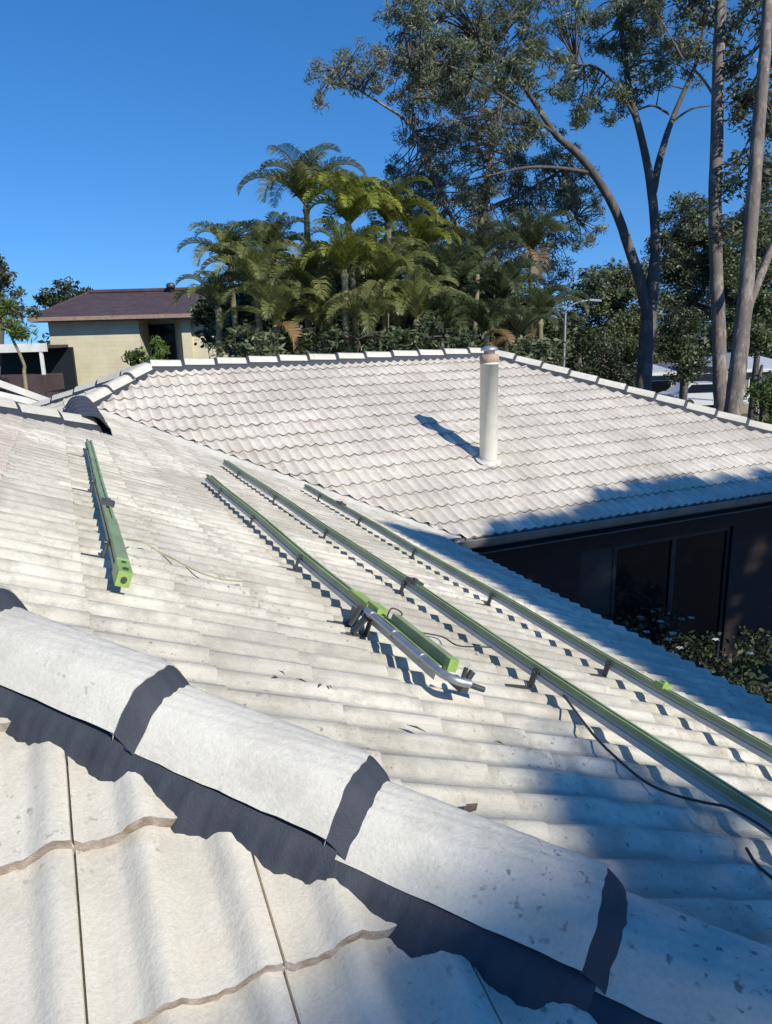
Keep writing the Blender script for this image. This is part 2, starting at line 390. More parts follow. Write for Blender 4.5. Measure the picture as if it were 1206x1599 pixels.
# slope B with the rails
WA = 0.85; SD = 0.004
slope('white tiled slope carrying the green rails', (EX, 0, zB(EX)), (0,1,0), vE, nE, -2.2, 10.4, 21,
      [[((HIP, 0, 0), (-Q, -Q, 0)), ((SX, SY2, 0), (-Q, Q, 0)), ((0, SY2, 0), (0, 1, 0))],
       [((0, SY2, 0), (0, -1, 0)), ((SX, 0, 0), (-1, 0, 0)), ((VAL-0.10, 0, 0), (Q, Q, 0))]], tm, U_MD, 0.06, 0, 0.007, 5, TW=.265, brown=13, jz_=.35)
# far wing C
WA = 1.02; SD = 0.022
slope('white tiled slope of the far wing around the flue', (0, CY, zC(CY)), (1,0,0), vS, nS, 0, 12, 16,
      [[((VAL+0.16, 0, 0), (-Q, -Q, 0)), ((SX, SY, 0), (-Q, Q, 0)), ((0, RY, 0), (0, 1, 0)), ((HX1, RY, 0), (Q, Q, 0))]], tf, U_LO, 0.0, 0, 0.021, 8, TW=.265)
WA = 1.0
# hip end D of the far wing (faces away to the left)
xD0 = SX-(zS-zC(CY))/TT
slope('white tiled hip end of the far wing', (xD0, 0, zC(CY)), (0,1,0), vW, nW, 7, 16, 16,
      [[((SX, 0, 0), (1, 0, 0)), ((SX, SY2, 0), (-Q, -Q, 0)), ((HX0, RY, 0), (Q, Q, 0))],
       [((SX, 0, 0), (-1, 0, 0)), ((SX, SY, 0), (Q, -Q, 0)), ((HX0, RY, 0), (Q, Q, 0))]], tm, U_LO, 0, 0, 0.02, 9)
# slope E behind the left hip, back of the far wing F, right hip end G, far west end
ridge_x = (HIP + SX - SY2)/2; ridge_y = HIP - ridge_x; zR = zB(ridge_x)
yE0 = ridge_y+(zR-zB(EX))/TT
slope('rear tiled slope of the main roof', (0, yE0, zB(EX)), (1,0,0), vN, nN, -12, 4, 22,
      [[((SX, SY2, 0), (Q, -Q, 0)), ((SX, SY2, 0), (Q, Q, 0)), ((0, ridge_y, 0), (0, -1, 0)), ((-11.9, 0, 0), (-1, 0, 0))]], tm, U_LO, 0, 0, 0.02, 10)
yF0 = 2*RY-CY
slope('rear tiled slope of the far wing', (0, yF0, zC(CY)), (1,0,0), vN, nN, -4, 13, 16,
      [[((HX0, RY, 0), (-Q, -Q, 0)), ((0, RY, 0), (0, -1, 0)), ((HX1, RY, 0), (Q, -Q, 0))]], tm, U_LO, 0, 0, 0.02, 11)
xG0 = HX1+(RY-CY)
slope('tiled hip end at the right of the far wing', (xG0, 0, zC(CY)), (0,1,0), vE, nE, 6, 16, 16,
      [[((HX1, RY, 0), (-Q, -Q, 0)), ((HX1, RY, 0), (-Q, Q, 0))]], tm, U_LO, 0, 0, 0.02, 12)
# valley metal between B and C
b = MB()
lo = np.array([3.74, VAL-3.74, zB(3.74)]); hi = np.array([SX, SY, zS])
for (q, w) in ((lo, 0), (hi, 0)): pass
vs = []
for q in (lo, hi):
    for s_, dz in ((-0.16, 0.0), (-0.15, 0.012), (0, -0.03), (0.15, 0.012), (0.16, 0.0)):
        vs.append(q+np.array([s_*Q, s_*Q, abs(s_)*TT*Q*1.0+dz-0.0]))
b.add(vs, [(i, i+1, i+6, i+5) for i in range(4)], 0, False)
b.build('valley_gutter', MT['valley'], house)

# ridge and hip caps -----------------------------------------------------------
CAPL = 0.475
def frame_pts(p, d, e, n, pts): return [p+d*a+e*l_+n*h for (a, l_, h) in pts]
def cap_prof(l_, W_=0.112, H_=None, b0=0.030):
    """side facet, rounded shoulder, nearly flat top"""
    H_ = 0.078*W_/0.112; x = min(1.0, abs(l_)/W_)
    a = (1-x)/0.50; b = 1.0-0.16*x                      # facet line and crown line
    k = 0.42; m_ = min(a, b); hh = max(k-abs(a-b), 0)/k
    return b0+H_*1.06*(m_-hh*hh*k*0.25)
def make_run(p0, p1, hi=False, dark=False, label=None, tr=(1, 1), vis=True, phase=0.0, drop=0.0, W_=0.112):
    """caps from the lower end p0 up to p1; the lower end of each rides over the one below it"""
    p0 = np.array(p0, float); p1 = np.array(p1, float); Ld = np.linalg.norm(p1-p0); d = (p1-p0)/Ld
    e = _n(np.cross(d, (0, 0, 1))); n = np.cross(e, d)
    n_ = int(math.ceil((Ld+phase)/CAPL)); nl = 41 if hi else 15; na = 15 if hi else 3
    for i in range(n_):
        a0 = i*CAPL-phase; a1 = min(a0+CAPL+0.02, Ld+0.03)
        if a1-a0 < 0.12: continue
        rr = random.Random(i*7+int(p0[0]*10)); jl = rr.uniform(-.004, .004); jh = rr.uniform(-.002, .003)
        o = p0+d*a0; cap_o = bpy.data.objects.new
        b = MB(); vs = []
        for ia in range(na+1):
            fa = ia/na; a = (a1-a0)*fa; lift = (0.034 if hi else 0.018)*(1-fa)**1.2+jh; wsc = 1+0.05*(1-fa)
            for il in range(nl):
                l_ = (2*il/(nl-1)-1)*W_; h = cap_prof(l_, W_)
                if hi:
                    rn = 0.0012*math.sin(41*a+9*l_*30+i)+0.0009*math.sin(97*a+i*2+l_*140)
                    h += rn
                    if ia == 0: a_ = a+0.002*math.sin(l_*50+i)+0.001*math.sin(l_*190)
                    else: a_ = a
                else: a_ = a
                vs.append(o+d*a_+e*(l_*wsc+jl)+n*(h*wsc+lift))
        b.add(vs, [(k*nl+j, k*nl+j+1, (k+1)*nl+j+1, (k+1)*nl+j) for k in range(na) for j in range(nl-1)], 0, True)
        inner = [p-n*0.018 for p in vs[:nl]]           # visible thickness at the lower end
        b.add(vs[:nl]+inner, [(j+1, j, nl+j, nl+j+1) for j in range(nl-1)], 0, False)
        cap = b.build('ridge_cap', MT['darkcap'] if dark else MT['cap'], None, o)
        cap.location = tuple(o-wloc(house)); cap.parent = house
        # pointing: side beds and the band over the joint
        b = MB(); ns = 60 if hi else 12
        for sgn in (-1, 1):
            ring = []
            for k in range(ns+1):
                fa = k/ns; a = -0.03+(a1-a0+0.035)*fa if a1 < Ld else (a1-a0)*fa
                ag = a0+a; rag = (0.004*math.sin(ag*37+sgn)+0.002*math.sin(ag*91)+0.0015*math.sin(ag*203)) if hi else 0.004*math.sin(a*30+i)
                lift = 0.022*max(0, 1-abs(fa))
                w1 = W_+0.007
                fz = -0.012-(TT*Q if drop == 0 else drop)*(w1+0.02)
                bl = .006*math.sin((a0+a)*23+sgn)+.004*math.sin((a0+a)*61)
                ring.append([o+d*a+e*sgn*(w1-0.022)+n*(0.034+lift), o+d*a+e*sgn*(w1-0.002)+n*(0.026+lift),
                             o+d*a+e*sgn*(w1+0.020+rag)+n*(0.006+lift*.3+bl), o+d*a+e*sgn*(w1+0.039+rag*1.5)+n*(fz-0.03)])
            vs = [q for r_ in ring for q in r_]
            fs = [(k*4+j, k*4+j+1, (k+1)*4+j+1, (k+1)*4+j) for k in range(ns) for j in range(3)]
            b.add(vs, fs, 0, True)
        if not dark or True:
            bw = 0.050; vs = []; nb = 5
            for k in range(nb+1):
                f_ = k/nb; a = -bw+f_*(bw+0.004)
                for il in range(nl):
                    l_ = (2*il/(nl-1)-1)*W_
                    top = cap_prof(l_, W_)*1.05+(0.034 if hi else 0.018)+jh; low = cap_prof(l_, W_)+0.0035
                    lf = min(1, f_*1.0)**0.7
                    if k == nb: top -= 0.003
                    h = low*(1-lf)+(top-0.001)*lf
                    aa = a+((0.002*math.sin(l_*45+i*2)+0.001*math.sin(l_*150+i)) if k < 2 and hi else 0)
                    vs.append(o+d*aa+e*(l_*(1+0.05*lf)+jl)+n*h)
            b.add(vs, [(k*nl+j, k*nl+j+1, (k+1)*nl+j+1, (k+1)*nl+j) for k in range(nb) for j in range(nl-1)], 0, True)
        pt = b.build('pointing', MT['point'], cap)
# near hip: joints fall at the photographed places
hp0 = np.array([EX, HIP-EX, zB(EX)]); hp1 = np.array([ridge_x, ridge_y, zR])
make_run(hp0, hp1, hi=True, phase=0.04)
make_run([-11.9, ridge_y, zR], [ridge_x, ridge_y, zR], drop=TT)
make_run([SX, SY2, zS], hp1)                                     # left hip of the main roof
make_run([SX, SY2-0.10, zS-0.01], [SX, SY+0.05, zS], dark=True, drop=TT, phase=0.0, W_=0.17)
make_run([SX+0.05, SY+0.05, zS], [HX0, RY, zr])                  # left hip of the far wing
make_run([HX0, RY, zr], [HX1, RY, zr], drop=TT)                  # far ridge
make_run([xG0, CY, zC(CY)], [HX1, RY, zr])                       # right hip
make_run([xD0, RY+(HX0-xD0), zC(CY)], [HX0, RY, zr])             # rear left hip

# gutters, fascia, walls -------------------------------------------------------
ze = zB(EX)
def gutter(p, q, side, mat, lab=None):
    b = MB(); p = np.array(p, float); q = np.array(q, float); sd = np.array(side, float)
    prof = [(0.0, 0.0), (0.0, -0.095), (0.075, -0.10), (0.095, -0.06), (0.11, -0.012), (0.102, -0.004), (0.098, -0.012), (0.088, -0.06), (0.012, -0.088), (0.012, 0.0)]
    vs = [w+sd*a+np.array([0,0,h]) for w in (p, q) for a, h in prof]; k = len(prof)
    b.add(vs, [(i, (i+1) % k, k+(i+1) % k, k+i) for i in range(k)]+[tuple(range(k)), tuple(range(2*k-1, k-1, -1))], 0)
    o = b.build('gutter', mat, house)
    return o
gutter((EX-0.03, HIP-EX-0.0, ze-0.015), (EX-0.03, VAL-EX-0.1, ze-0.015), (1,0,0), MT['gutter_dark'])
gutter((EX+0.1, CY+0.03, ze-0.015), (xG0, CY+0.03, ze-0.015), (0,-1,0), MT['gutter'])
gutter((xG0-0.03, CY, ze-0.015), (xG0-0.03, yF0, ze-0.015), (1,0,0), MT['gutter'])
b = MB(); b.box((EX-0.06, HIP-EX, ze-0.16), (EX-0.035, VAL-EX-0.1, ze-0.01)); b.box((EX+0.0, CY+0.035, ze-0.16), (xG0-0.04, CY+0.06, ze-0.01))
b.build('fascia', MT['gutter_dark'], house)
b = MB(); b.box((EX-0.62, HIP-EX+.1, ze-0.24), (EX-0.07, CY+.6, ze-0.225)); b.box((EX-0.06, CY+0.06, ze-0.243), (xG0-0.07, CY+0.62, ze-0.228)); b.build('soffit', MT['soffit'], house)
WY = CY+0.60; WXB = EX-0.60
def wx(px, py, y=WY): p = on_plane((0,1,0), (0,y,0), px, py); return p[0], p[2]
dx0 = wx(908, 850)[0]; dx1 = wx(962, 850)[0]; dx2 = wx(1143, 850)[0]
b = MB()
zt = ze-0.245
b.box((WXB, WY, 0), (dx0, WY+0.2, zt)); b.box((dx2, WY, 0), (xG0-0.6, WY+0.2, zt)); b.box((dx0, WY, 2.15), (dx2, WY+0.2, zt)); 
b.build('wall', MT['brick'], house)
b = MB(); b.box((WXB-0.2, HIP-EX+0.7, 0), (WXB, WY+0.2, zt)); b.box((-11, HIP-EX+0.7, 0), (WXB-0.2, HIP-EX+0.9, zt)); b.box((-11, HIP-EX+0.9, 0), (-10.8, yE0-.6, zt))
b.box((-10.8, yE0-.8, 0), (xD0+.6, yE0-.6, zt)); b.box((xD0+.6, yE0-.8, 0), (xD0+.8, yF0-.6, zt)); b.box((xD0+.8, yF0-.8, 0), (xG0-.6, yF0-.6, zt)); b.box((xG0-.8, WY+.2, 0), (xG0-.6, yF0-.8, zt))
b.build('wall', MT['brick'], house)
# fixed dark panel and sliding glass door
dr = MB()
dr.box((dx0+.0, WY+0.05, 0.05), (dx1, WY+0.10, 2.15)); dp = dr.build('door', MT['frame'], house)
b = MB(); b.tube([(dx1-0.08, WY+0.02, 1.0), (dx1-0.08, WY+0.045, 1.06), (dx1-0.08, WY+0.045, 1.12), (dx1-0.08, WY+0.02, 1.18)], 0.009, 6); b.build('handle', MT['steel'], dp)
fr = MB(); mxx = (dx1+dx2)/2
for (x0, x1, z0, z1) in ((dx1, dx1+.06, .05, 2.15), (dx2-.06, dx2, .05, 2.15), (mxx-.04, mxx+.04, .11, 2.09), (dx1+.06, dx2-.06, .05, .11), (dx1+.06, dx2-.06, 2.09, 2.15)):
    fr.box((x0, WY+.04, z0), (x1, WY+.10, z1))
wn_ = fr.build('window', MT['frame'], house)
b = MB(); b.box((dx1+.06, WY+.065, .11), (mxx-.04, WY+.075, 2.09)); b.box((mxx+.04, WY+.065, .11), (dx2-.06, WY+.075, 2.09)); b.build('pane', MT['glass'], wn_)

# flue -------------------------------------------------------------------------
nC = np.array(nS); pC = np.array([0, CY, zC(CY)])
fb = on_plane(nC, pC, 763, 722); dpt = np.dot(fb-CAM, M3 @ [0,0,1]); fr_ = 14.0/FPX*dpt
ftz = on_plane((0,1,0), fb, 763, 556)[2]
def lathe(mb, c, prof, n=28, mi=0):
    vs = [(c[0]+r_*math.cos(2*math.pi*j/n), c[1]+r_*math.sin(2*math.pi*j/n), z) for (r_, z) in prof for j in range(n)]
    mb.add(vs, [(i*n+j, i*n+(j+1) % n, (i+1)*n+(j+1) % n, (i+1)*n+j) for i in range(len(prof)-1) for j in range(n)], mi, True)
b = MB(); z0 = fb[2]-0.1
lathe(b, fb, [(fr_, z0), (fr_, ftz-0.10), (fr_+.003, ftz-0.10), (fr_+.003, ftz-0.09), (fr_, ftz-.09), (fr_, ftz-.07)])
fl = b.build('flue', MT['flue'], house)
b = MB(); lathe(b, fb, [(fr_+.0015, ftz-.075), (fr_+.006, ftz-.07), (fr_+.006, ftz+.005), (fr_-.008, ftz+.02), (fr_*.6, ftz+.025)]); b.build('rusty_collar', MT['rust'], fl)
b = MB(); lathe(b, fb, [(fr_*.6, ftz+.02), (fr_*.6, ftz+.06), (fr_*.95, ftz+.065), (fr_*.9, ftz+.10), (fr_*.4, ftz+.125), (0.001, ftz+.13)])
for k in range(4):
    a = k*math.pi/2+.4; b.bar((fb[0]+math.cos(a)*fr_*.9, fb[1]+math.sin(a)*fr_*.9, ftz), (fb[0]+math.cos(a)*fr_*.9, fb[1]+math.sin(a)*fr_*.9, ftz+.08), .014, .004)
b.build('cowl', MT['steel'], fl)
b = MB(); pr_ = []
for rr_, hh in ((fr_+.05, 0.034), (fr_+.03, 0.042), (fr_+.006, 0.055), (fr_+.004, 0.085)):
    for j in range(24):
        a = 2*math.pi*j/24; q = fb+np.array([math.cos(a)*rr_, math.sin(a)*rr_, math.sin(a)*rr_*TT+hh]); pr_.append(q)
b.add(pr_, [(i*24+j, i*24+(j+1) % 24, (i+1)*24+(j+1) % 24, (i+1)*24+j) for i in range(3) for j in range(24)], 0, True)
b.build('flashing', MT['valley'], fl)

# ------------------------------------------------------------ solar rails
nB = np.array(nE); uB = np.array([0.0, 1.0, 0.0]); dnB = np.array([CC, 0, -SS])
pB = np.array([EX, 0, zB(EX)])
def onB(px, py, h=0.10): return on_plane(nB, pB+nB*h, px, py)
def rail(p_far, p_near, label, top='green', side='alu', hooks=4, hk0=0.3, w=0.046, h=0.052, extra=None):
    """rail along the slope contour; p = mid points of the bar"""
    o = thing('mounting_rail', tuple(p_near), label, 'solar rail', 'solar mounting rails on the tiled slope')
    d = _n(p_far-p_near); Lr = np.linalg.norm(p_far-p_near)
    sd = _n(np.cross(nB, d)); nn = np.cross(d, sd)
    prof = [(-w/2, -h/2), (w/2, -h/2), (w/2, -h*.12), (w/2-.008, -h*.12), (w/2-.008, h*.12), (w/2, h*.12), (w/2, h/2), (w*.2, h/2), (w*.2, h/2-.010), (-w*.2, h/2-.010), (-w*.2, h/2), (-w/2, h/2), (-w/2, h*.12), (-w/2+.008, h*.12), (-w/2+.008, -h*.12), (-w/2, -h*.12)]
    b = MB(); k = len(prof); ns = 10
    vs = []
    for i in range(ns+1):
        sag = 0.004*math.sin(math.pi*i/ns*hooks)
        vs += [p_near+d*Lr*i/ns+sd*a+nn*(c_+sag) for a, c_ in prof]
    for i in range(ns):
        for j in range(k):
            mi = 1 if (5 <= j <= 11) else 0
            b.add([vs[i*k+j], vs[i*k+(j+1) % k], vs[(i+1)*k+(j+1) % k], vs[(i+1)*k+j]], [(3,2,1,0)], mi)
    b.add(vs[:k], [tuple(range(k))], 0); b.add(vs[-k:], [tuple(range(k-1, -1, -1))], 0)
    b.build('bar', [MT[side], MT[top]], o)
    for q in range(hooks):
        a = Lr*(hk0+(q/(max(1, hooks-1)))*(1-2*hk0)) if hooks > 1 else Lr*.5
        c0 = p_near+d*a
        hb = MB()
        s_ = -sd if np.dot(sd, dnB) > 0 else sd             # uphill side
        hb.bar(c0-s_*(w/2+.004)*-1+nn*(h*.2), c0+s_*(w/2+.004)-nn*(h/2+.045), .03, .006, up=s_)
        hb.bar(c0+s_*(w/2+.004)-nn*(h/2+.045), c0+s_*(w/2+.12)-nn*(h/2+.052), .03, .006, up=nn)
        hb.tube([c0+s_*(w/2+.003)-nn*.005, c0+s_*(w/2+.016)-nn*.005], .007, 6)
        hb.build('roof_hook', MT['dsteel'], o)
    return o, d, sd, nn
HB = 0.085
r1n, r1f = onB(690, 1052, HB), onB(326, 746, HB)
r0n, r0f = onB(192, 898, HB), onB(138, 690, HB)
r2f = onB(352, 722, HB); r2n = onB(1206, 1290, HB); r2n = r2n+(r2n-r2f)*0.12
r3f = onB(478, 760, HB); r3n = onB(1206, 1180, HB); r3n = r3n+(r3n-r3f)*0.12
for q in (): pass
o0_, d0, s0, n0 = rail(r0f, r0n, 'short green rail at the left below the charcoal ridge junction', 'green', 'greeng', 3, .12, w=.038, h=.04)
o1_, d1, s1, n1 = rail(r1f, r1n, 'green rail ending mid slope with a silver tube clamped to its near end', 'green', 'alu', 4, .14)
o2_, d2, s2, n2 = rail(r2f, r2n, 'long green topped rail running to the right edge, with a black cable beside it', 'green', 'alu', 6, .09)
o3_, d3, s3, n3 = rail(r3f, r3n, 'long green topped rail nearest the roof edge above the dark courtyard', 'green', 'alu', 6, .08)
for (oo, base, dd_, sd_, nn_, a, mat, ln) in ((o0_, r0n, d0, s0, n0, 1.05, 'dsteel', .06), (o2_, r2n, d2, s2, n2, 2.9, 'dsteel', .10), (o3_, r3n, d3, s3, n3, 1.25, 'lime', .05), (o3_, r3n, d3, s3, n3, 5.3, 'dsteel', .12)):
    b = MB(); c0 = base+dd_*a+nn_*.030; b.bar(c0-dd_*ln/2, c0+dd_*ln/2, .058, .022, up=nn_); b.bar(c0-dd_*.012+nn_*.014, c0+dd_*.012+nn_*.014, .02, .012, up=nn_); b.build('mid_clamp', MT[mat], oo)
# lime end block on the short rail, lime splice on rail 1
b = MB(); q = r0n-d0*.02; b.bar(q+d0*.75+n0*.024, q+d0*.12+n0*.024, .040, .010, up=n0, mi=0); b.bar(q+d0*.12, q-d0*.03, .044, .05, up=n0, mi=1)
b.tube([q+d0*.0+n0*.022, q+d0*.0+n0*.030], .010, 10, mi=2); b.tube([q-d0*.028+n0*.0, q-d0*.036], .010, 10, mi=2); b.tube([q+d0*.08+n0*.022, q+d0*.08+n0*.030], .008, 10, mi=2)
b.build('end_clamp', [MT['green'], MT['lime'], MT['dsteel']], o0_)
b = MB(); q = r1n+d1*.62; b.bar(q+d1*.16+n1*.028, q-d1*.03+n1*.028, .056, .020, up=n1); b.bar(q-d1*.02+n1*.035, q-d1*.12+n1*.035, .050, .030, up=n1); b.build('splice', MT['lime'], o1_)
# silver tube and green box channel lying along the near end of rail 1
hs_ = -s1 if np.dot(s1, dnB) > 0 else s1
tb = thing('metal_tube', tuple(r1n), 'silver metal tube with a bent near end strapped beside the shorter middle rail', 'tube')
b = MB(); pa = r1n+d1*.55+hs_*.045+n1*.02; pb = r1n-d1*.02+hs_*.045+n1*.02
pts = [pa, pa*.5+pb*.5, pb, pb-d1*.05-hs_*.008, pb-d1*.085-hs_*.035, pb-d1*.095-hs_*.08]
b.tube(smooth_path(pts, 5), 0.0145, 12); b.build('tube_body', MT['steel'], tb)
b = MB()
for a in (.08, .30, .50): b = MB(); c0 = r1n+d1*a+hs_*.045+n1*.02; b.tube([c0-d1*.012, c0+d1*.012], .018, 12); b.build('strap', MT['steel'], tb)
gc = thing('rail_offcut', tuple(r1n), 'short lime green rail offcut lying against the end of the shorter middle rail', 'offcut')
b = MB(); c0 = r1n+n1*.045-hs_*.012; b.bar(c0+d1*.42, c0+d1*.0, .032, .036, up=n1, mi=0); b.bar(c0+d1*.0-n1*.003, c0-d1*.03-n1*.003, .036, .042, up=n1, mi=1)
b.build('bar', [MT['green'], MT['lime']], gc)
b = MB(); c0 = r1n-d1*.05-hs_*.05; b.bar(c0+d1*.05-n1*.01, c0-d1*.03-n1*.012, .03, .03, up=n1); b.tube([c0-n1*.03, c0+n1*.05], .008, 8); b.tube([c0-n1*.0, c0-hs_*.09-d1*.01-n1*.01], .010, 8); b.tube([c0+d1*.04-hs_*.05, c0+d1*.04-hs_*.06+n1*.03], .012, 8)
b.build('bolts', MT['dsteel'], gc)
b = MB(); c0 = r1n+d1*.64+hs_*.05
b.bar(c0+n1*.0, c0+hs_*.0-n1*.075, .045, .008, up=hs_); b.bar(c0-n1*.075, c0+hs_*.10-n1*.080, .045, .008, up=n1); b.bar(c0-d1*.12+n1*.01, c0-d1*.12-n1*.07+hs_*.04, .035, .010, up=hs_); b.tube([c0-d1*.06+n1*.02+hs_*.005, c0-d1*.06-n1*.06+hs_*.025], .014, 8)
b.build('tilt_bracket', MT['dsteel'], tb)

def roofpt(px, py, h=0.03): return onB(px, py, h)
def cable(name, pix, r, mat, label, cat, h=0.034, lifts=None):
    pts = [roofpt(x, y, h if not lifts else lifts[i]) for i, (x, y) in enumerate(pix)]
    b = MB(); b.tube(smooth_path(pts, 6), r, 6); o = b.build(name, mat, None, pts[0]); prop(o, label, cat); return o
cable('cable', [(604, 965), (612, 950), (628, 958), (622, 974), (650, 986), (690, 994), (715, 1008), (750, 1010), (790, 1012)], .0032, MT['cable'], 'thin black cable looping from the tube end over to the long middle rail', 'cable', lifts=[.12, .16, .15, .08, .04, .04, .04, .05, .08])
cable('cable', [(872, 1074), (925, 1145), (970, 1190), (1010, 1222), (1050, 1240), (1095, 1252), (1140, 1262), (1190, 1290), (1215, 1310)], .0045, MT['cable'], 'black cable hanging below the long middle rail near the right edge', 'cable', lifts=[.07, .05, .04, .04, .05, .08, .11, .11, .10])
cable('cable', [(1166, 1325), (1178, 1345), (1195, 1362), (1215, 1378)], .0045, MT['cable'], 'short black cable lying on the tiles at the right edge', 'cable')
cable('earth_wire', [(196, 842), (222, 846), (250, 862), (285, 880), (310, 893), (345, 904), (380, 908)], .0026, MT['ywire'], 'thin yellow green wire trailing from the short left rail across the tiles', 'wire', lifts=[.09, .05, .034, .034, .034, .034, .034])
# dry leaf litter
lit = [(650, 1137, .02), (780, 1160, .012), (440, 1050, .01), (470, 1062, .012), (500, 1070, .01), (430, 1058, .008), (515, 1072, .008), (150, 830, .012), (735, 1262, .03)]
LL = ['dry brown leaf on the tiles below the end of the silver tube', 'dry leaf between the near end of the tube and the shaded patch'] + ['leftmost tiny seed on the sunlit tiles above the near caps', 'second tiny seed from the left in the scattered row', 'middle tiny seed of the scattered row on the tiles', 'tiny seed just left below the row of seeds', 'rightmost tiny seed of the scattered row on the tiles'] + ['tiny dry leaf on the tiles left of the short green rail', 'dry twig like leaf lying just above the third near ridge cap']
for k, (x, y, s_) in enumerate(lit):
    p = roofpt(x, y, .029); a = random.uniform(0, 3); v1 = np.array([math.cos(a)*CC, math.sin(a), -SS*math.cos(a)]); v2 = _n(np.cross(nB, v1))
    b = MB(); b.add([p-v1*s_*1.6, p-v2*s_*.45+nB*.003, p+v1*s_*1.5, p+v2*s_*.4+nB*.004], [(0,1,2,3)]); b.add([p-v1*s_*1.6-nB*.001, p-v2*s_*.45+nB*.002, p+v1*s_*1.5-nB*.001, p+v2*s_*.4+nB*.003], [(3,2,1,0)])
    o = b.build('dry_leaf', MT['litter'], None, p); 
    prop(o, LL[k], 'leaf', 'dry leaves scattered on the tiles')

# ------------------------------------------------------------ trees
MT['gum'] = leaf_mat('gum_leaves', (0.09, 0.12, 0.065), (0.25, 0.265, 0.16), (0.08, 0.105, 0.065), .36)
MT['gum_pale'] = leaf_mat('pale_gum_leaves', (0.19, 0.215, 0.13), (0.42, 0.42, 0.28), (0.19, 0.21, 0.14), .42)
MT['dark_leaf'] = leaf_mat('dark_leaves', (0.04, 0.06, 0.025), (0.10, 0.125, 0.05), (0.035, 0.05, 0.022), .22)
MT['mid_leaf'] = leaf_mat('mid_green_leaves', (0.10, 0.13, 0.06), (0.20, 0.225, 0.11), (0.085, 0.11, 0.055), .3)
MT['bright_leaf'] = leaf_mat('bright_leaves', (0.08, 0.13, 0.03), (0.15, 0.20, 0.05), None, .3)
MT['palm'] = leaf_mat('palm_leaves', (0.11, 0.15, 0.05), (0.32, 0.33, 0.13), (0.19, 0.20, 0.055), .45, .42)
MT['palm_yellow'] = leaf_mat('yellow_palm_leaves', (0.16, 0.20, 0.03), (0.27, 0.27, 0.04), (0.12, 0.15, 0.03), .3, .4)
MT['palm_dark'] = leaf_mat('dark_palm_leaves', (0.05, 0.075, 0.03), (0.14, 0.16, 0.07), (0.06, 0.08, 0.03), .35, .42)
MT['palm_dead'] = leaf_mat('dry_palm_frond', (0.22, 0.14, 0.06), (0.30, 0.21, 0.10), None, .2, .6)
MT['barkpale'] = bark_mat('pale_gum_bark', (0.30, 0.25, 0.21), (0.095, 0.08, 0.072))
MT['barkgrey'] = bark_mat('grey_gum_bark', (0.155, 0.13, 0.115), (0.06, 0.052, 0.05))
MT['barkdark'] = bark_mat('dark_bark', (0.10, 0.08, 0.065), (0.055, 0.045, 0.04))
MT['palmtrunk'] = bark_mat('palm_stem', (0.30, 0.27, 0.16), (0.16, 0.14, 0.08), 1.5)

def leaves_mesh(centres, radii, n_each, ll, lw, droop=0.6, squash=0.8, seed=0):
    """arrays of single leaf quads scattered in clumps"""
    g_ = np.random.default_rng(seed); C_ = np.repeat(np.array(centres), n_each, axis=0); Rr = np.repeat(np.array(radii), n_each)
    n = len(C_)
    v = g_.normal(size=(n, 3)); v /= np.linalg.norm(v, axis=1)[:, None]
    rad = g_.random(n)**0.5
    P = C_+v*(rad*Rr)[:, None]*np.array([1, 1, squash])
    d = g_.normal(size=(n, 3)); d /= np.linalg.norm(d, axis=1)[:, None]; d[:, 2] = d[:, 2]*(1-droop)-droop*1.2*g_.random(n)
    d /= np.linalg.norm(d, axis=1)[:, None]
    s = np.cross(d, g_.normal(size=(n, 3))); s /= np.linalg.norm(s, axis=1)[:, None]
    l_ = ll*(0.6+0.8*g_.random(n))[:, None]; w = lw*(0.6+0.8*g_.random(n))[:, None]
    A = P-d*l_/2; B = P+s*w/2-d*l_*.05; Cc = P+d*l_/2; D = P-s*w/2-d*l_*.05
    V = np.stack([A, B, Cc, D], axis=1).reshape(-1, 3)
    return V
def quads_obj(name, V, mat, parent=None, origin=None):
    o0 = wloc(parent) if parent is not None else (np.array(origin) if origin is not None else np.zeros(3))
    n = len(V)//4; me = bpy.data.meshes.new(name)
    me.vertices.add(len(V)); me.vertices.foreach_set('co', (V-o0).astype(np.float32).ravel())
    me.loops.add(len(V)); me.loops.foreach_set('vertex_index', np.arange(len(V), dtype=np.int32))
    me.polygons.add(n); me.polygons.foreach_set('loop_start', np.arange(0, 4*n, 4, dtype=np.int32)); me.polygons.foreach_set('loop_total', np.full(n, 4, dtype=np.int32))
    me.materials.append(mat); me.update(calc_edges=True); me.validate()
    ob = bpy.data.objects.new(name, me); col.objects.link(ob)
    if parent is not None: ob.parent = parent
    else: ob.location = o0
    return ob
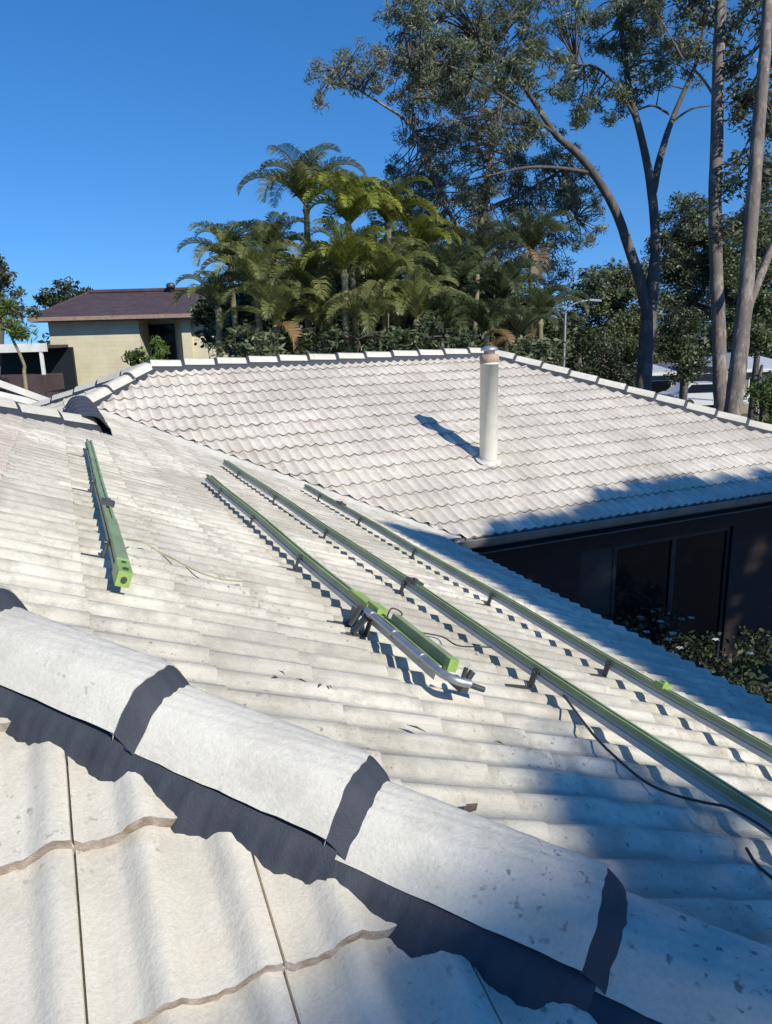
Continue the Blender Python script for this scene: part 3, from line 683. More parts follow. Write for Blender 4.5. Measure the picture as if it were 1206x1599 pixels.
def tree(label, limbs, blobs, leafm, barkm, ll=.17, lw=.05, per=85, cr=.42, name='gum_tree', cat='tree', group=None, dens=1.0, seed=1, twig=.014, droop=.6, base_drop=True):
    """limbs: lists of (px, py, D, r); blobs: (px, py, D, rx px, ry px)"""
    rr = random.Random(seed)
    L0 = [[at(x, y, D) for (x, y, D, r_) in lm] for lm in limbs]
    base = L0[0][0].copy(); base[2] = 0.0 if base_drop else base[2]
    o = thing(name, tuple(base), label, cat, group)
    b = MB(); samples = []
    for k, lm in enumerate(limbs):
        pts = L0[k]; rad = [q[3] for q in lm]
        if k == 0 and base_drop and pts[0][2] > 0.2: pts = [base+np.array([0,0,-.1])]+pts; rad = [rad[0]*1.25]+rad
        sp = smooth_path(pts, 5)
        rs = list(np.interp(np.linspace(0, 1, len(sp)), np.linspace(0, 1, len(rad)), rad))
        b.tube(sp, rs, 10 if rad[0] > .08 else 6, jit=.05)
        samples += [(p, r_) for p, r_ in zip(sp, rs)]
    SP = np.array([p for p, r_ in samples])
    cs, rs_ = [], []
    tw = MB()
    for (x, y, D, rx_, ry_) in blobs:
        c0 = at(x, y, D); wr = rx_/FPX*D; hr = ry_/FPX*D
        nc = max(4, int(dens*1.15*(wr*wr*hr)**(2/3)/(cr*cr)*1.9))
        for q in range(nc):
            while True:
                u = np.array([rr.uniform(-1, 1) for _ in range(3)])
                if np.dot(u, u) <= 1: break
            u = u/max(1e-6, np.linalg.norm(u))*np.linalg.norm(u)**0.7
            p = c0+RH*u[0]*wr+FH*u[1]*wr*0.9+np.array([0, 0, u[2]*hr])
            cs.append(p); rs_.append(cr*rr.uniform(.6, 1.25))
            if rr.random() < .75:
                dd_ = np.linalg.norm(SP-p-np.array([0, 0, .3]), axis=1); j = int(np.argmin(dd_))
                s_ = SP[j]; md = (s_+p)/2+np.array([rr.uniform(-.2, .2), rr.uniform(-.2, .2), rr.uniform(-.1, .35)])*min(1, dd_[j]/2)
                tw.tube(smooth_path([s_, md, p], 3), [twig*2.0*min(1.6, .6+dd_[j]/3)]*2+[twig*1.5]*2+[twig]*2+[twig*.6], 4, cap=False)
    b.v_ = None
    if tw.v: b.add(tw.v, tw.f, 0, True)
    b.build('trunk', barkm, o)
    quads_obj('crown', leaves_mesh(cs, rs_, per, ll, lw, droop, .85, seed), leafm, o)
    return o

# forked gum right of centre
D = 22.0
tree('tall forked gum with a dark trunk, its left limb arching over the palms',
     [[(1003, 640, D, 0.246), (1008, 560, D, 0.230), (1014, 490, D, 0.221), (1020, 440, D, 0.197), (1024, 380, D, 0.139), (1018, 300, D, 0.131), (1003, 220, D, 0.107), (985, 150, D, 0.090), (975, 80, D, 0.074), (962, -20, D, 0.057)],
      [(1014, 500, D, 0.180), (1000, 440, D, 0.164), (985, 395, D, 0.148), (962, 330, D, 0.131), (930, 275, D-.3, 0.115), (900, 238, D-.5, 0.107), (868, 210, D-.8, 0.090), (835, 160, D-1, 0.074), (800, 110, D-1.2, 0.057), (745, 60, D-1.5, 0.041)],
      [(1020, 300, D, 0.123), (1030, 250, D, 0.107), (1045, 200, D+.3, 0.090), (1065, 150, D+.5, 0.074), (1090, 90, D+.6, 0.057), (1105, 10, D+.8, 0.041)],
      [(925, 270, D-.3, 0.066), (870, 262, D-.6, 0.049), (820, 262, D-1, 0.041), (760, 275, D-1.2, 0.025)],
      [(990, 180, D, 0.057), (960, 130, D-.3, 0.041), (930, 105, D-.5, 0.037), (900, 100, D-.8, 0.025)],
      [(868, 210, D-.8, 0.049), (800, 160, D-1.5, 0.033), (720, 110, D-2, 0.025), (640, 90, D-2.2, 0.016)],
      [(1045, 178, D+.3, 0.041), (1020, 165, D, 0.033), (995, 172, D, 0.025)],
      [(1050, 190, D+.3, 0.041), (1080, 170, D, 0.033), (1110, 165, D, 0.016)]],
     [(700, 50, 20.5, 95, 55), (790, 60, 21, 70, 65), (860, 20, 21, 60, 45), (830, 120, 21, 60, 45), (650, 10, 20.5, 60, 30), (910, 150, 22, 40, 45), (960, 40, 22, 55, 45), (1000, 110, 22, 50, 50), (990, 30, 22, 45, 35),
      (1060, 50, 22.5, 40, 40), (1085, 100, 22.5, 30, 30), (740, 130, 20.5, 60, 35), (960, 170, 22, 35, 25), (690, 100, 20, 60, 30), (800, 205, 20.5, 45, 30)],
     MT['gum'], MT['barkgrey'], .19, .034, 85, .30, seed=3, dens=1.3, droop=.85)
# spreading outer branch of pale foliage on the left
D = 19.5
tree('fine leafed gum spreading its grey green crown left above the palms',
     [[(740, 560, 25, .22), (742, 480, 25, .20), (748, 400, 25, .17), (755, 330, 25, .14), (765, 260, 25, .12), (770, 200, 25, .09), (790, 140, 25, .06)],
      [(748, 400, 25, .09), (700, 330, 24.5, .07), (670, 260, 24, .06), (640, 195, 24, .05), (600, 165, 24, .04), (560, 140, 24, .025), (520, 110, 24, .015)],
      [(755, 330, 25, .09), (820, 300, 25, .07), (870, 270, 25, .05), (900, 240, 25, .03)],
      [(745, 440, 25, .08), (800, 420, 25, .06), (850, 370, 25, .05), (900, 340, 25, .03)],
      [(640, 195, 24, .03), (650, 130, 24, .03), (640, 100, 24, .02)]],
     [(560, 110, 24, 60, 32), (620, 110, 24, 60, 45), (505, 115, 24, 25, 25), (500, 160, 24, 12, 14), (680, 110, 24, 60, 45), (690, 180, 24.5, 70, 50), (760, 190, 25, 70, 50), (660, 250, 24.5, 60, 50), (730, 260, 25, 75, 55), (640, 300, 24.5, 50, 45),
      (700, 330, 25, 75, 50), (780, 320, 25, 70, 60), (850, 290, 25, 65, 50), (890, 340, 25, 60, 50), (820, 380, 25, 65, 45), (850, 230, 25, 55, 35), (760, 390, 25, 60, 45), (910, 300, 25, 35, 35), (680, 420, 25, 60, 40), (740, 460, 25, 60, 40), (850, 430, 25, 45, 35), (620, 380, 25, 45, 35)],
     MT['gum_pale'], MT['barkpale'], .16, .032, 70, .28, seed=5, dens=1.15, droop=.85)
# two straight trunks at the right
tree('straight slender mottled gum trunk standing left of the leaning pale gum',
     [[(1127, 660, 20, 0.202), (1125, 600, 20, 0.193), (1122, 500, 20, 0.176), (1118, 400, 20, 0.168), (1117, 300, 20, 0.168), (1120, 200, 20, 0.160), (1122, 100, 20, 0.151), (1126, 0, 20, 0.143), (1130, -120, 20, 0.118)],
      [(1122, 160, 20, 0.050), (1095, 120, 20, 0.034), (1065, 90, 20.3, .02)],
      [(1118, 330, 20, 0.025), (1090, 310, 20, 0.021), (1060, 350, 20.3, .02), (1030, 400, 20.5, .012)]],
     [(1075, 20, 20.5, 40, 30), (1150, -20, 20, 60, 40), (1040, -20, 20, 60, 30)],
     MT['gum'], MT['barkpale'], .20, .06, 75, .38, seed=8, dens=1.2)
tree('leaning pale gum at the right edge that forks halfway up, its bark peeling brown',
     [[(1142, 660, 18.5, 0.210), (1150, 600, 18.5, 0.210), (1158, 520, 18.5, 0.202), (1166, 440, 18.5, 0.185), (1172, 360, 18.5, 0.168), (1180, 260, 18.5, 0.160), (1188, 160, 18.5, 0.151), (1196, 60, 18.5, 0.134), (1202, -60, 18.5, 0.109)],
      [(1160, 500, 18.5, 0.126), (1180, 450, 18.7, 0.109), (1200, 400, 19, 0.101), (1225, 340, 19, 0.084), (1250, 240, 19, 0.059)]],
     [(1165, 110, 19.5, 30, 50), (1175, 200, 19.5, 30, 50), (1150, 270, 19.5, 20, 40), (1200, 150, 19.5, 30, 60), (1140, 60, 20, 22, 25), (1190, 290, 19.5, 30, 40), (1150, 340, 19.5, 25, 30), (1210, 30, 19.5, 35, 35)],
     MT['gum'], MT['barkpale'], .20, .06, 80, .38, seed=9, dens=1.8)
# background trees behind, right
GB = 'trees standing behind the gums at the right'
bgt = [
 ('rounded dull green tree behind the street lamp, left of the forked gum', 960, 470, 33, [(950, 450, 60, 35), (930, 500, 60, 50), (985, 480, 55, 60), (930, 550, 60, 35), (985, 545, 50, 35)], 'mid_leaf'),
 ('tall dull green tree filling the gap between the forked gum and the straight trunk', 1070, 500, 36, [(1070, 350, 45, 45), (1060, 400, 55, 45), (1085, 450, 55, 55), (1060, 500, 45, 45), (1095, 390, 45, 50)], 'mid_leaf'),
 ('dark leafy tree just right of the forked trunk in front of the white roofed house', 1068, 560, 30, [(1065, 520, 30, 35), (1068, 560, 32, 35)], 'dark_leaf'),
 ('dense tree behind the leaning pale gum at the right edge', 1180, 520, 34, [(1170, 380, 60, 50), (1200, 440, 55, 60), (1150, 450, 45, 60), (1190, 500, 55, 50), (1215, 350, 50, 60), (1160, 510, 45, 30)], 'mid_leaf'),
 ('leafy green shrub low behind the right hip at the photo edge', 1190, 620, 22, [(1185, 615, 28, 30), (1205, 640, 25, 25)], 'bright_leaf'),
 ('dark tree low behind the right hip below the street lamp', 900, 540, 27, [(880, 530, 45, 40), (905, 560, 45, 30), (850, 545, 40, 35)], 'dark_leaf'),
 ('sparse bare branched small tree behind the right hip', 945, 570, 29, [(940, 560, 30, 25), (970, 585, 28, 20)], 'dark_leaf'),
]
for k, (lab, x, y, D, bl, mm) in enumerate(bgt):
    tree(lab, [[(x, y+60, D, .14), (x+3, y+20, D, .12), (x-4, y-20, D, .08), (x, y-50, D, .04)]], [(a, b_, D, c_, d_) for a, b_, c_, d_ in bl], MT[mm], MT['barkgrey'], .17, .07, 110, .46, name='tree', group=GB, seed=20+k, dens=2.6, droop=.3)

# ------------------------------------------------------------ palms
def palm_proto(seed, leafm, dead=True, nf=13, LF=2.1, H=1.0):
    rr = random.Random(seed)
    fr = MB(); dd = MB()
    for k in range(nf):
        az = 2*math.pi*(k*0.381966+rr.uniform(-.04, .04)); el = R(88-52*(k/nf)+rr.uniform(-8, 8)); L_ = LF*rr.uniform(.8, 1.1)
        h = np.array([math.cos(az), math.sin(az), 0]); p = np.array([0, 0, 0.0]); ns = 14; pts = [p]; e_ = el
        sdv = np.array([-h[1], h[0], 0]); tgt = dd if (dead and k >= nf-1) else fr
        if tgt is dd: e_ = R(5); L_ *= .75
        for i in range(ns):
            p = p+(h*math.cos(e_)+np.array([0,0,1])*math.sin(e_))*L_/ns; pts.append(p); e_ -= R(2.2+i*1.15)*rr.uniform(.75, 1.25)*(1.0 if e_ > R(-75) else 0.1)
        tgt.tube(pts, [.022*(1-i/(ns+1))+.004 for i in range(ns+1)], 4, cap=False)
        roll = rr.uniform(-.5, .5)
        for j in range(6, 62):
            f_ = j/62; q = f_*ns; i0 = min(int(q), ns-1); c = pts[i0]*(1-(q-i0))+pts[i0+1]*(q-i0); d = _n(pts[i0+1]-pts[i0])
            up = _n(np.cross(sdv, d)); up = up if up[2] > 0 else -up
            ln = .56*LF/2.1*math.sin(math.pi*min(1, f_*.93+.1))**.6+.08
            for sg in (-1, 1):
                o_ = _n(sdv*sg*math.cos(.5+roll*.3*sg)+up*math.sin(.62)+d*.55*(.6+f_)); w = d*.0135
                m_ = c+o_*ln*.5; t_ = c+o_*ln*.85+np.array([0, 0, -ln*.30*rr.uniform(.5, 1.5)])
                tgt.add([c-w*.6, c+w*.6, m_+w, m_-w, t_+w*.12, t_-w*.12], [(0,1,2,3), (3,2,4,5)], 0)
    return fr, dd
def seen_dead(px): return px in (606, 700)

def palm(px, py, D, sc, label, kind, rz_, first={}):
    base = at(px, py, D); h = base[2]; loc = np.array([base[0], base[1], 0.0])
    o = thing('palm_tree', tuple(loc), label, 'palm', 'palms clustered behind the far roof')
    if kind not in first:
        lm = {'y': MT['palm_yellow'], 'd': MT['palm_dark'], 'e': MT['palm_dark']}.get(kind, MT['palm'])
        fr, dd = palm_proto({'y': 5, 'a': 1, 'b': 2, 'c': 3, 'd': 8, 'e': 9}[kind], lm, nf={'d': 14, 'e': 12, 'y': 17, 'a': 15, 'b': 13, 'c': 15}[kind], LF={'d': 1.75, 'e': 1.9, 'y': 1.75, 'a': 1.95, 'b': 1.7, 'c': 1.85}[kind])
        f_, d_ = fr.build('fronds', lm), dd.build('dry_frond', MT['palm_dead'])
        first[kind] = (f_.data, d_.data)
    else:
        f_, d_ = [bpy.data.objects.new(nm, q) for nm, q in zip(('fronds', 'dry_frond'), first[kind])]; col.objects.link(f_); col.objects.link(d_)
    if (kind, len(first)) and (kind in 'abdy') and d_ is not None and 'first' and not seen_dead(px): 
        d_.name = 'drop'; bpy.data.objects.remove(d_); d_ = None
    for q in [z for z in (f_, d_) if z]: q.parent = o; q.location = (0, 0, h); q.scale = (sc, sc, sc); q.rotation_euler = (0, 0, rz_)
    rr = random.Random(int(px*3)); lean = np.array([rr.uniform(-.3, .3), rr.uniform(-.3, .3), 0])
    b = MB(); pts = [loc+lean*0, loc+lean*.5+np.array([0,0,h*.5]), loc+np.array([0,0,h-.55*sc]), loc+np.array([0,0,h+.05])]
    sp = smooth_path(pts, 8); b.tube(sp, list(np.interp(np.linspace(0, 1, len(sp)), [0, .1, .75, .82, 1], [.13, .085, .07, .10, .05])), 10, jit=.03)
    b.build('trunk', MT['palmtrunk'], o)
pal = [(478, 322, 18.0, 1.0, 'tallest palm, its feathery crown rising highest against the sky at the top of the clump', 'a', 0.3),
 (545, 352, 17.0, .95, 'palm just right of the tallest one with drooping yellow green fronds', 'y', 1.9),
 (606, 350, 18.5, .9, 'yellow green palm lit bright at the right of the clump top', 'y', 0.8),
 (428, 405, 18.0, .9, 'palm below and left of the tallest one', 'b', 2.2),
 (360, 420, 18.5, .85, 'palm at the left end of the clump beside the dark roofed house', 'c', 4.0),
 (400, 450, 16.5, .85, 'palm with a pale tan stem low at the left of the clump', 'a', 5.0),
 (538, 425, 16.3, .85, 'palm with a straight pale stem showing in the middle of the clump', 'y', 3.5),
 (480, 465, 17.5, .9, 'low palm in the middle of the clump behind the far ridge', 'a', 1.2),
 (600, 450, 17.6, .9, 'low palm right of the pale straight stem', 'c', 0.4),
 (655, 400, 20.0, .9, 'olive palm beneath the pale gum crown', 'y', 2.6),
 (700, 450, 19.0, .95, 'dark palm left of the flue top behind the ridge', 'd', 1.7),
 (745, 415, 20.0, .85, 'palm with an orange brown dry frond above the flue', 'e', 2.4),
 (830, 395, 21.0, .95, 'grey green palm whose crown stands free against the gum at the right of the clump', 'e', 3.3),
 (790, 470, 18.0, .9, 'dark palm just right of the flue top', 'd', 5.5),
 (845, 500, 20.0, .8, 'small palm at the right end of the clump beside the street lamp', 'e', 0.2),
 (650, 500, 17.0, .8, 'small palm tucked low between the stems behind the ridge', 'a', 4.4),
 (340, 480, 17.0, .75, 'small palm low at the left end of the clump', 'b', 5.8),
 (430, 510, 16.6, .8, 'low broad palm filling the left middle just above the ridge', 'c', 2.9),
 (575, 515, 16.4, .75, 'low palm just above the ridge caps in the middle', 'a', 0.9),
 (505, 520, 17.4, .7, 'short palm between the straight pale stem and the left palms', 'c', 3.8),
 (700, 515, 17.2, .75, 'low dark palm above the ridge left of the flue', 'd', 1.1),
 (810, 530, 17.4, .7, 'low palm above the right hip beside the flue', 'e', 2.0),
 (760, 520, 17.0, .65, 'smallest palm directly behind the flue cowl', 'e', 4.1)]
for a in pal: palm(*a)
# dense understorey among the palms
fs_ = [('loose green bush in front of the left palm stems behind the ridge', 385, 545, 16.2, [(360, 535, 40, 25), (410, 545, 45, 22)], 'mid_leaf'), ('loose green bush around the feet of the middle palms', 560, 545, 16.0, [(500, 545, 40, 22), (575, 540, 35, 25), (620, 540, 35, 28)], 'dark_leaf'), ('dark bush around the palm stems left of the flue', 690, 540, 16.4, [(680, 535, 40, 30), (720, 540, 30, 25)], 'dark_leaf'), ('bush behind the top of the right hip beside the flue', 820, 560, 16.6, [(810, 550, 40, 30), (850, 570, 35, 28)], 'mid_leaf')]
for k, (lab, x, y, D, bl, mm) in enumerate(fs_):
    tree(lab, [[(x, y+30, D, .05), (x+2, y, D, .04), (x, y-15, D, .02)]], [(a, b_, D, c_, d_) for a, b_, c_, d_ in bl], MT[mm], MT['barkdark'], .2, .06, 70, .32, name='bush', cat='bush', group='bushes among the palm stems', seed=90+k, dens=1.6, droop=.4)
us_ = [('dark leafy shrub mass behind the left palms', 400, 520, 22, [(350, 500, 45, 50), (400, 500, 55, 55), (450, 500, 50, 60), (420, 440, 50, 45)]),
       ('dark leafy shrub mass behind the middle palms', 540, 520, 22, [(510, 500, 60, 60), (570, 490, 55, 60), (540, 430, 55, 45), (620, 510, 50, 50), (600, 430, 45, 45)]),
       ('dark leafy shrub mass behind the flue', 730, 520, 23, [(680, 500, 60, 60), (740, 490, 60, 65), (800, 500, 55, 55), (850, 530, 45, 40), (700, 430, 50, 35)])]
for k, (lab, x, y, D, bl) in enumerate(us_):
    tree(lab, [[(x, y+40, D, .12), (x, y, D, .08), (x, y-40, D, .04)]], [(a, b_, D, c_, d_) for a, b_, c_, d_ in bl], MT['dark_leaf'], MT['barkdark'], .22, .10, 90, .48, name='tall_shrub', cat='shrub', group='shrubs behind the palms', seed=40+k, dens=2.8, droop=.4)

# ------------------------------------------------------------ neighbouring house at the left (two storeys)
MT['cream'] = brick_mat('cream_brick', (0.64, 0.595, 0.42), (0.60, 0.555, 0.39), (0.54, 0.50, 0.36), .39, .16)
MT['roofdark'] = plain('plum_brown_tiles', (0.085, 0.055, 0.060), 0.7, 0, 0.18, 3, 0.01)
MT['barge'] = plain('tan_fascia', (0.34, 0.24, 0.19), 0.6)
D = 29.0
Lr0, Lz0 = rz(75, 505, D); Lr1, Lz1 = rz(216, 500, D); zbot = rz(90, 606, D)[1]
nh = thing('brick_house', tuple(rd((Lr0+Lr1)/2, D, 0)), 'two storey cream brick house with a plum brown hip roof at the left', 'house')
r2_, _ = rz(282, 500, D); r3_, _ = rz(350, 500, D)
ev = rz(45, 497, D-.5); zev = ev[1]; rev0 = ev[0]; rev1 = rz(345, 492, D-.5)[0]
b = MB(); b.rbox(Lr0, Lr1, D, D+7, 0, zev-.05); b.rbox(Lr1, r2_, D+1.3, D+7, 0, zev-.05); b.rbox(r2_, r2_+.35, D, D+7, 0, zev-.05); b.rbox(r2_+.35, r3_+1.5, D+.15, D+7, 0, zev-.05); b.build('wall', MT['cream'], nh)
b = MB(); a0, z0_ = rz(222, 505, D+1.28); a1, z1_ = rz(277, 560, D+1.28)
b.rbox(a0, a1, D+1.2, D+1.28, z1_-.3, z0_-.05)
w_ = b.build('window', MT['frame'], nh)
b = MB(); am = (a0+a1)/2; b.rbox(a0+.05, am-.03, D+1.19, D+1.2, z1_-.25, z0_-.1); b.rbox(am+.03, a1-.05, D+1.19, D+1.2, z1_-.25, z0_-.1); b.build('pane', MT['glass'], w_)
b = MB(); # hip roof
rt = rz(138, 458, D+3.6); rt1 = rz(300, 447, D+3.6)
e0, e1 = rev0, rev1+1.0; dd0, dd1 = D-.5, D+7.7; zt_ = rt[1]; ra, rb = rt[0], e1-(rt[0]-e0)
rb = max(rb, ra+2)
c = [rd(e0, dd0, zev), rd(e1, dd0, zev), rd(e1, dd1, zev), rd(e0, dd1, zev), rd(ra, D+3.6, zt_), rd(rb, D+3.6, zt_)]
b.add(c, [(0,1,5,4), (2,3,4,5), (1,2,5), (3,0,4), (3,2,1,0)])
rf = b.build('roof', MT['roofdark'], nh)
b = MB(); b.tube([c[4]+np.array([0,0,.05]), c[5]+np.array([0,0,.05])], .09, 8); b.tube([c[0], c[4]], .08, 8); b.tube([c[1], c[5]], .08, 8); b.build('ridge_cap', MT['roofdark'], rf)
vt = wp(267, 449, D+3.4); b = MB(); lathe(b, vt-np.array([0,0,.1]), [(.10, vt[2]-.4), (.10, vt[2]-.02), (.17, vt[2]-.02), (.20, vt[2]+.08), (.13, vt[2]+.18), (.01, vt[2]+.2)], 12); b.build('roof_vent', MT['dsteel'], rf)
b = MB(); b.rbox(e0, e1, dd0-.06, dd0-.005, zev-.12, zev+.02); b.rbox(e0-.06, e0-.005, dd0, dd1, zev-.12, zev+.02); b.build('gutter', MT['barge'], nh)
b = MB(); b.rbox(e0+.01, e1-.01, dd0+.01, D-.01, zev-.16, zev-.14); b.build('soffit', MT['soffit'], nh)
# lower skillion roof in front of it
lz = rz(200, 607, D-.3)[1]; q0 = rz(-60, 640, D-5); q1 = rz(215, 640, D-5)
b = MB(); t0 = rd(rz(-60, 590, D)[0], D-.02, lz+.1); t1 = rd(Lr1+.5, D-.02, lz+.1); p0_ = rd(q0[0], D-5, lz-1.1); p1_ = rd(q1[0]+.5, D-5, lz-1.1)
b.add([p0_, p1_, t1, t0]+[x-np.array([0,0,.15]) for x in (p0_, p1_, t1, t0)], [(0,1,2,3), (7,6,5,4), (0,4,5,1), (1,5,6,2), (2,6,7,3), (3,7,4,0)]); b.build('lower_roof', MT['roofdark'], nh)

# carport at far left with white fascia beams and dark interior
cp = thing('carport', tuple(wp(20, 600, 24)*[1,1,0]), 'dark carport with white fascia boards at the left edge beside the cream house', 'carport')
b = MB(); r0_, z0_ = rz(-80, 553, 26); r1_, z1_ = rz(72, 549, 26)
b.rbox(r0_, r1_, 26, 26.15, z1_-.0, z1_+.28); b.build('fascia', MT['white'], cp)
b = MB(); b.rbox(r0_, r1_-.2, 26.2, 28.4, z1_+.10, z1_+.2); b.build('roof', MT['roofdark'], cp)
b = MB(); b.rbox(r0_, r1_-.1, 28.45, 28.6, 0, z1_+.1); b.build('wall', MT['frame'], cp)
b = MB(); zz_ = rz(30, 605, 25)[1]
b.rbox(r0_, r1_+.1, 25.0, 26.9, zz_-.2, zz_+.35); b.build('side_roof', MT['roofdark'], cp)
for x in (-30, 62):
    b = MB(); rr0 = rz(x, 560, 26)[0]; b.rbox(rr0, rr0+.1, 26.02, 26.12, 0, z1_); b.build('post', MT['white'], cp)
# pergola beams just behind the main roof
pg = thing('pergola', tuple(wp(30, 640, 15.5)*[1,1,0]), 'pergola with pale weathered beams behind the left hip cap run', 'pergola')
for (a, b_, d0_, d1_) in (((-40, 585), (104, 637), 14, 16), ((-40, 607), (88, 636), 16, 16.4)):
    b = MB(); b.bar(wp(*a, d0_), wp(*b_, d1_), .07, .13); b.build('beam', MT['white'], pg)
b = MB(); b.bar(wp(-40, 632, 15), wp(80, 640, 16.2), 1.0, .06); b.build('dark_sheet', MT['frame'], pg)  # plain dark sheet filling the gap below the beams
for (x, y, d_) in ((-30, 600, 14.3), (84, 634, 16.2)):
    b = MB(); p = wp(x, y, d_); b.bar(p, [p[0], p[1], 0], .09, .09, up=(1,0,0)); b.build('post', MT['white'], pg)
# trees at left
tree('grey green tree cut by the left edge of the photo', [[(-5, 600, 26, .16), (0, 540, 26, .13), (5, 480, 26, .08), (0, 430, 26, .04)]], [(10, 470, 26, 38, 40), (0, 420, 26, 12, 12), (-20, 450, 26, 40, 40), (30, 490, 26, 25, 25)], MT['gum'], MT['barkgrey'], .2, .08, 80, .42, name='tree', seed=61)
tree('small yellow green palmlike tree at the left edge before the carport', [[(40, 600, 22, .06), (38, 570, 22, .05), (20, 530, 22, .04)]], [(10, 500, 22, 25, 25), (25, 520, 22, 18, 15)], MT['bright_leaf'], MT['palmtrunk'], .3, .05, 70, .35, name='small_tree', seed=62)
tree('dark round topped tree on the skyline behind the plum brown roof', [[(110, 500, 60, .3), (110, 470, 60, .2)]], [(110, 462, 60, 42, 14), (90, 470, 60, 30, 12), (135, 470, 60, 25, 12)], MT['dark_leaf'], MT['barkdark'], .5, .2, 90, .9, name='tree', seed=63, droop=.2)
tree('leafy green bush in front of the dark recess of the cream house', [[(240, 600, 24, .05), (238, 570, 24, .03)]], [(232, 560, 24, 28, 18), (245, 545, 24, 14, 10), (215, 563, 24, 14, 8)], MT['bright_leaf'], MT['barkdark'], .16, .07, 90, .25, name='bush', cat='bush', seed=64, droop=.3, twig=.008)

# ------------------------------------------------------------ street and houses at the right
MT['roofwhite'] = plain('pale_metal_roof', (0.50, 0.52, 0.55), .5, .1, .08, 2)
MT['roofgrey'] = plain('grey_tile_roof', (0.24, 0.24, 0.26), .7, 0, .15, 3)
MT['walltan'] = plain('tan_render', (0.30, 0.25, 0.20), .8, 0, .1, 2)
def bg_house(label, px0, px1, pe, pt, D, wallm, roofm, dep=8, win=True):
    r0, ze_ = rz(px0, pe, D); r1, _ = rz(px1, pe, D); zt = rz((px0+px1)/2, pt, D+dep/2)[1]
    o = thing('house', tuple(rd((r0+r1)/2, D, 0)), label, 'house', 'houses across the street at the right')
    b = MB(); b.rbox(r0+.4, r1-.4, D+.4, D+dep-.4, 0, ze_-.02); b.build('wall', wallm, o)
    b = MB(); k = min(dep/2, (r1-r0)/2-.3)
    c = [rd(r0, D, ze_), rd(r1, D, ze_), rd(r1, D+dep, ze_), rd(r0, D+dep, ze_), rd(r0+k, D+dep/2, zt), rd(r1-k, D+dep/2, zt)]
    b.add(c, [(0,1,5,4), (2,3,4,5), (1,2,5), (3,0,4), (3,2,1,0)]); b.build('roof', roofm, o)
    b = MB(); b.rbox(r0, r1, D-.05, D-.003, ze_-.16, ze_+.01); b.build('gutter', MT['white'], o)
    nw = max(1, int((r1-r0)/4))
    for q in range(nw):
        x = r0+.9+q*(r1-r0-1.8)/nw; b = MB(); b.rbox(x, x+1.6, D+.36, D+.398, ze_-1.6, ze_-.45); w_ = b.build('window', MT['white'], o)
        b = MB(); b.rbox(x+.06, x+1.54, D+.35, D+.357, ze_-1.54, ze_-.51); b.build('pane', MT['glass'], w_)
    return o
bg_house('white roofed low house seen between the forked gum and the dark tree', 985, 1060, 583, 560, 42, MT['walltan'], MT['roofwhite'])
bg_house('grey roofed house behind the straight trunk and the parked car', 1060, 1135, 585, 562, 46, MT['walltan'], MT['roofgrey'])
bg_house('pale roofed house at the right edge behind the leaning gum', 1150, 1260, 577, 548, 40, MT['walltan'], MT['roofwhite'])

MT['carwhite'] = plain('car_paint', (0.62, 0.63, 0.64), .25, .1, .03, 1)
MT['rubber'] = plain('tyre_rubber', (0.02, 0.02, 0.02), .8)
MT['lampred'] = plain('tail_lamp', (0.30, 0.02, 0.02), .3)
def car(px, py, D, label, yaw=0.15):
    r0, z0 = rz(px, py, D); o = thing('parked_car', tuple(rd(r0, D, 0.35)), label, 'car')
    ax = _n(RH*math.cos(yaw)+FH*math.sin(yaw)); ay = np.array([-ax[1], ax[0], 0]); B0 = rd(r0, D, 0.35)
    P_ = lambda x, y, z: B0+ax*x+ay*y+np.array([0,0,z])
    def loft(prof, y0, y1, ins, mb, mi=0):
        k = len(prof); vs = [P_(x, y0+ (ins if z > .95 else 0), z) for x, z in prof]+[P_(x, y1-(ins if z > .95 else 0), z) for x, z in prof]
        mb.add(vs, [(i, (i+1) % k, k+(i+1) % k, k+i) for i in range(k)]+[tuple(range(k-1, -1, -1)), tuple(range(k, 2*k))], mi)
    b = MB(); loft([(-2.2, .28), (2.2, .28), (2.25, .60), (2.1, .80), (1.15, .92), (-1.9, .95), (-2.2, .85), (-2.25, .5)], -.88, .88, 0, b)
    loft([(1.15, .92), (.55, 1.42), (-1.2, 1.45), (-1.85, .955)], -.86, .86, .16, b); b.build('body', MT['carwhite'], o)
    b = MB()
    for s_ in (-1, 1): b.add([P_(x, s_*(.865-(.145 if z > 1.1 else .0)), z) for x, z in ((.95, .97), (.5, 1.36), (-1.15, 1.38), (-1.6, .98))], [(0,1,2,3) if s_ > 0 else (3,2,1,0)])
    b.add([P_(1.12, -.7, .96), P_(1.12, .7, .96), P_(.60, .62, 1.39), P_(.60, -.62, 1.39)], [(0,1,2,3)]); b.build('windows', MT['glass'], o)
    for x in (-1.35, 1.35):
        for s_ in (-1, 1):
            b = MB(); b.tube([P_(x, s_*.70, .32), P_(x, s_*.90, .32)], .32, 18); w_ = b.build('wheel', MT['rubber'], o)
            b = MB(); b.tube([P_(x, s_*.895, .32), P_(x, s_*.905, .32)], .19, 12); b.build('rim', MT['steel'], w_)
    for s_ in (-1, 1): b = MB(); b.box((0,0,0), (0,0,0)); b = MB(); q = P_(2.22, s_*.68, .66); b.bar(q-ay*.14, q+ay*.14, .06, .12); b.build('headlight', MT['steel'], o)
    return o
car(1100, 600, 40.5, 'white car parked across the street between the straight trunk and the dark tree')
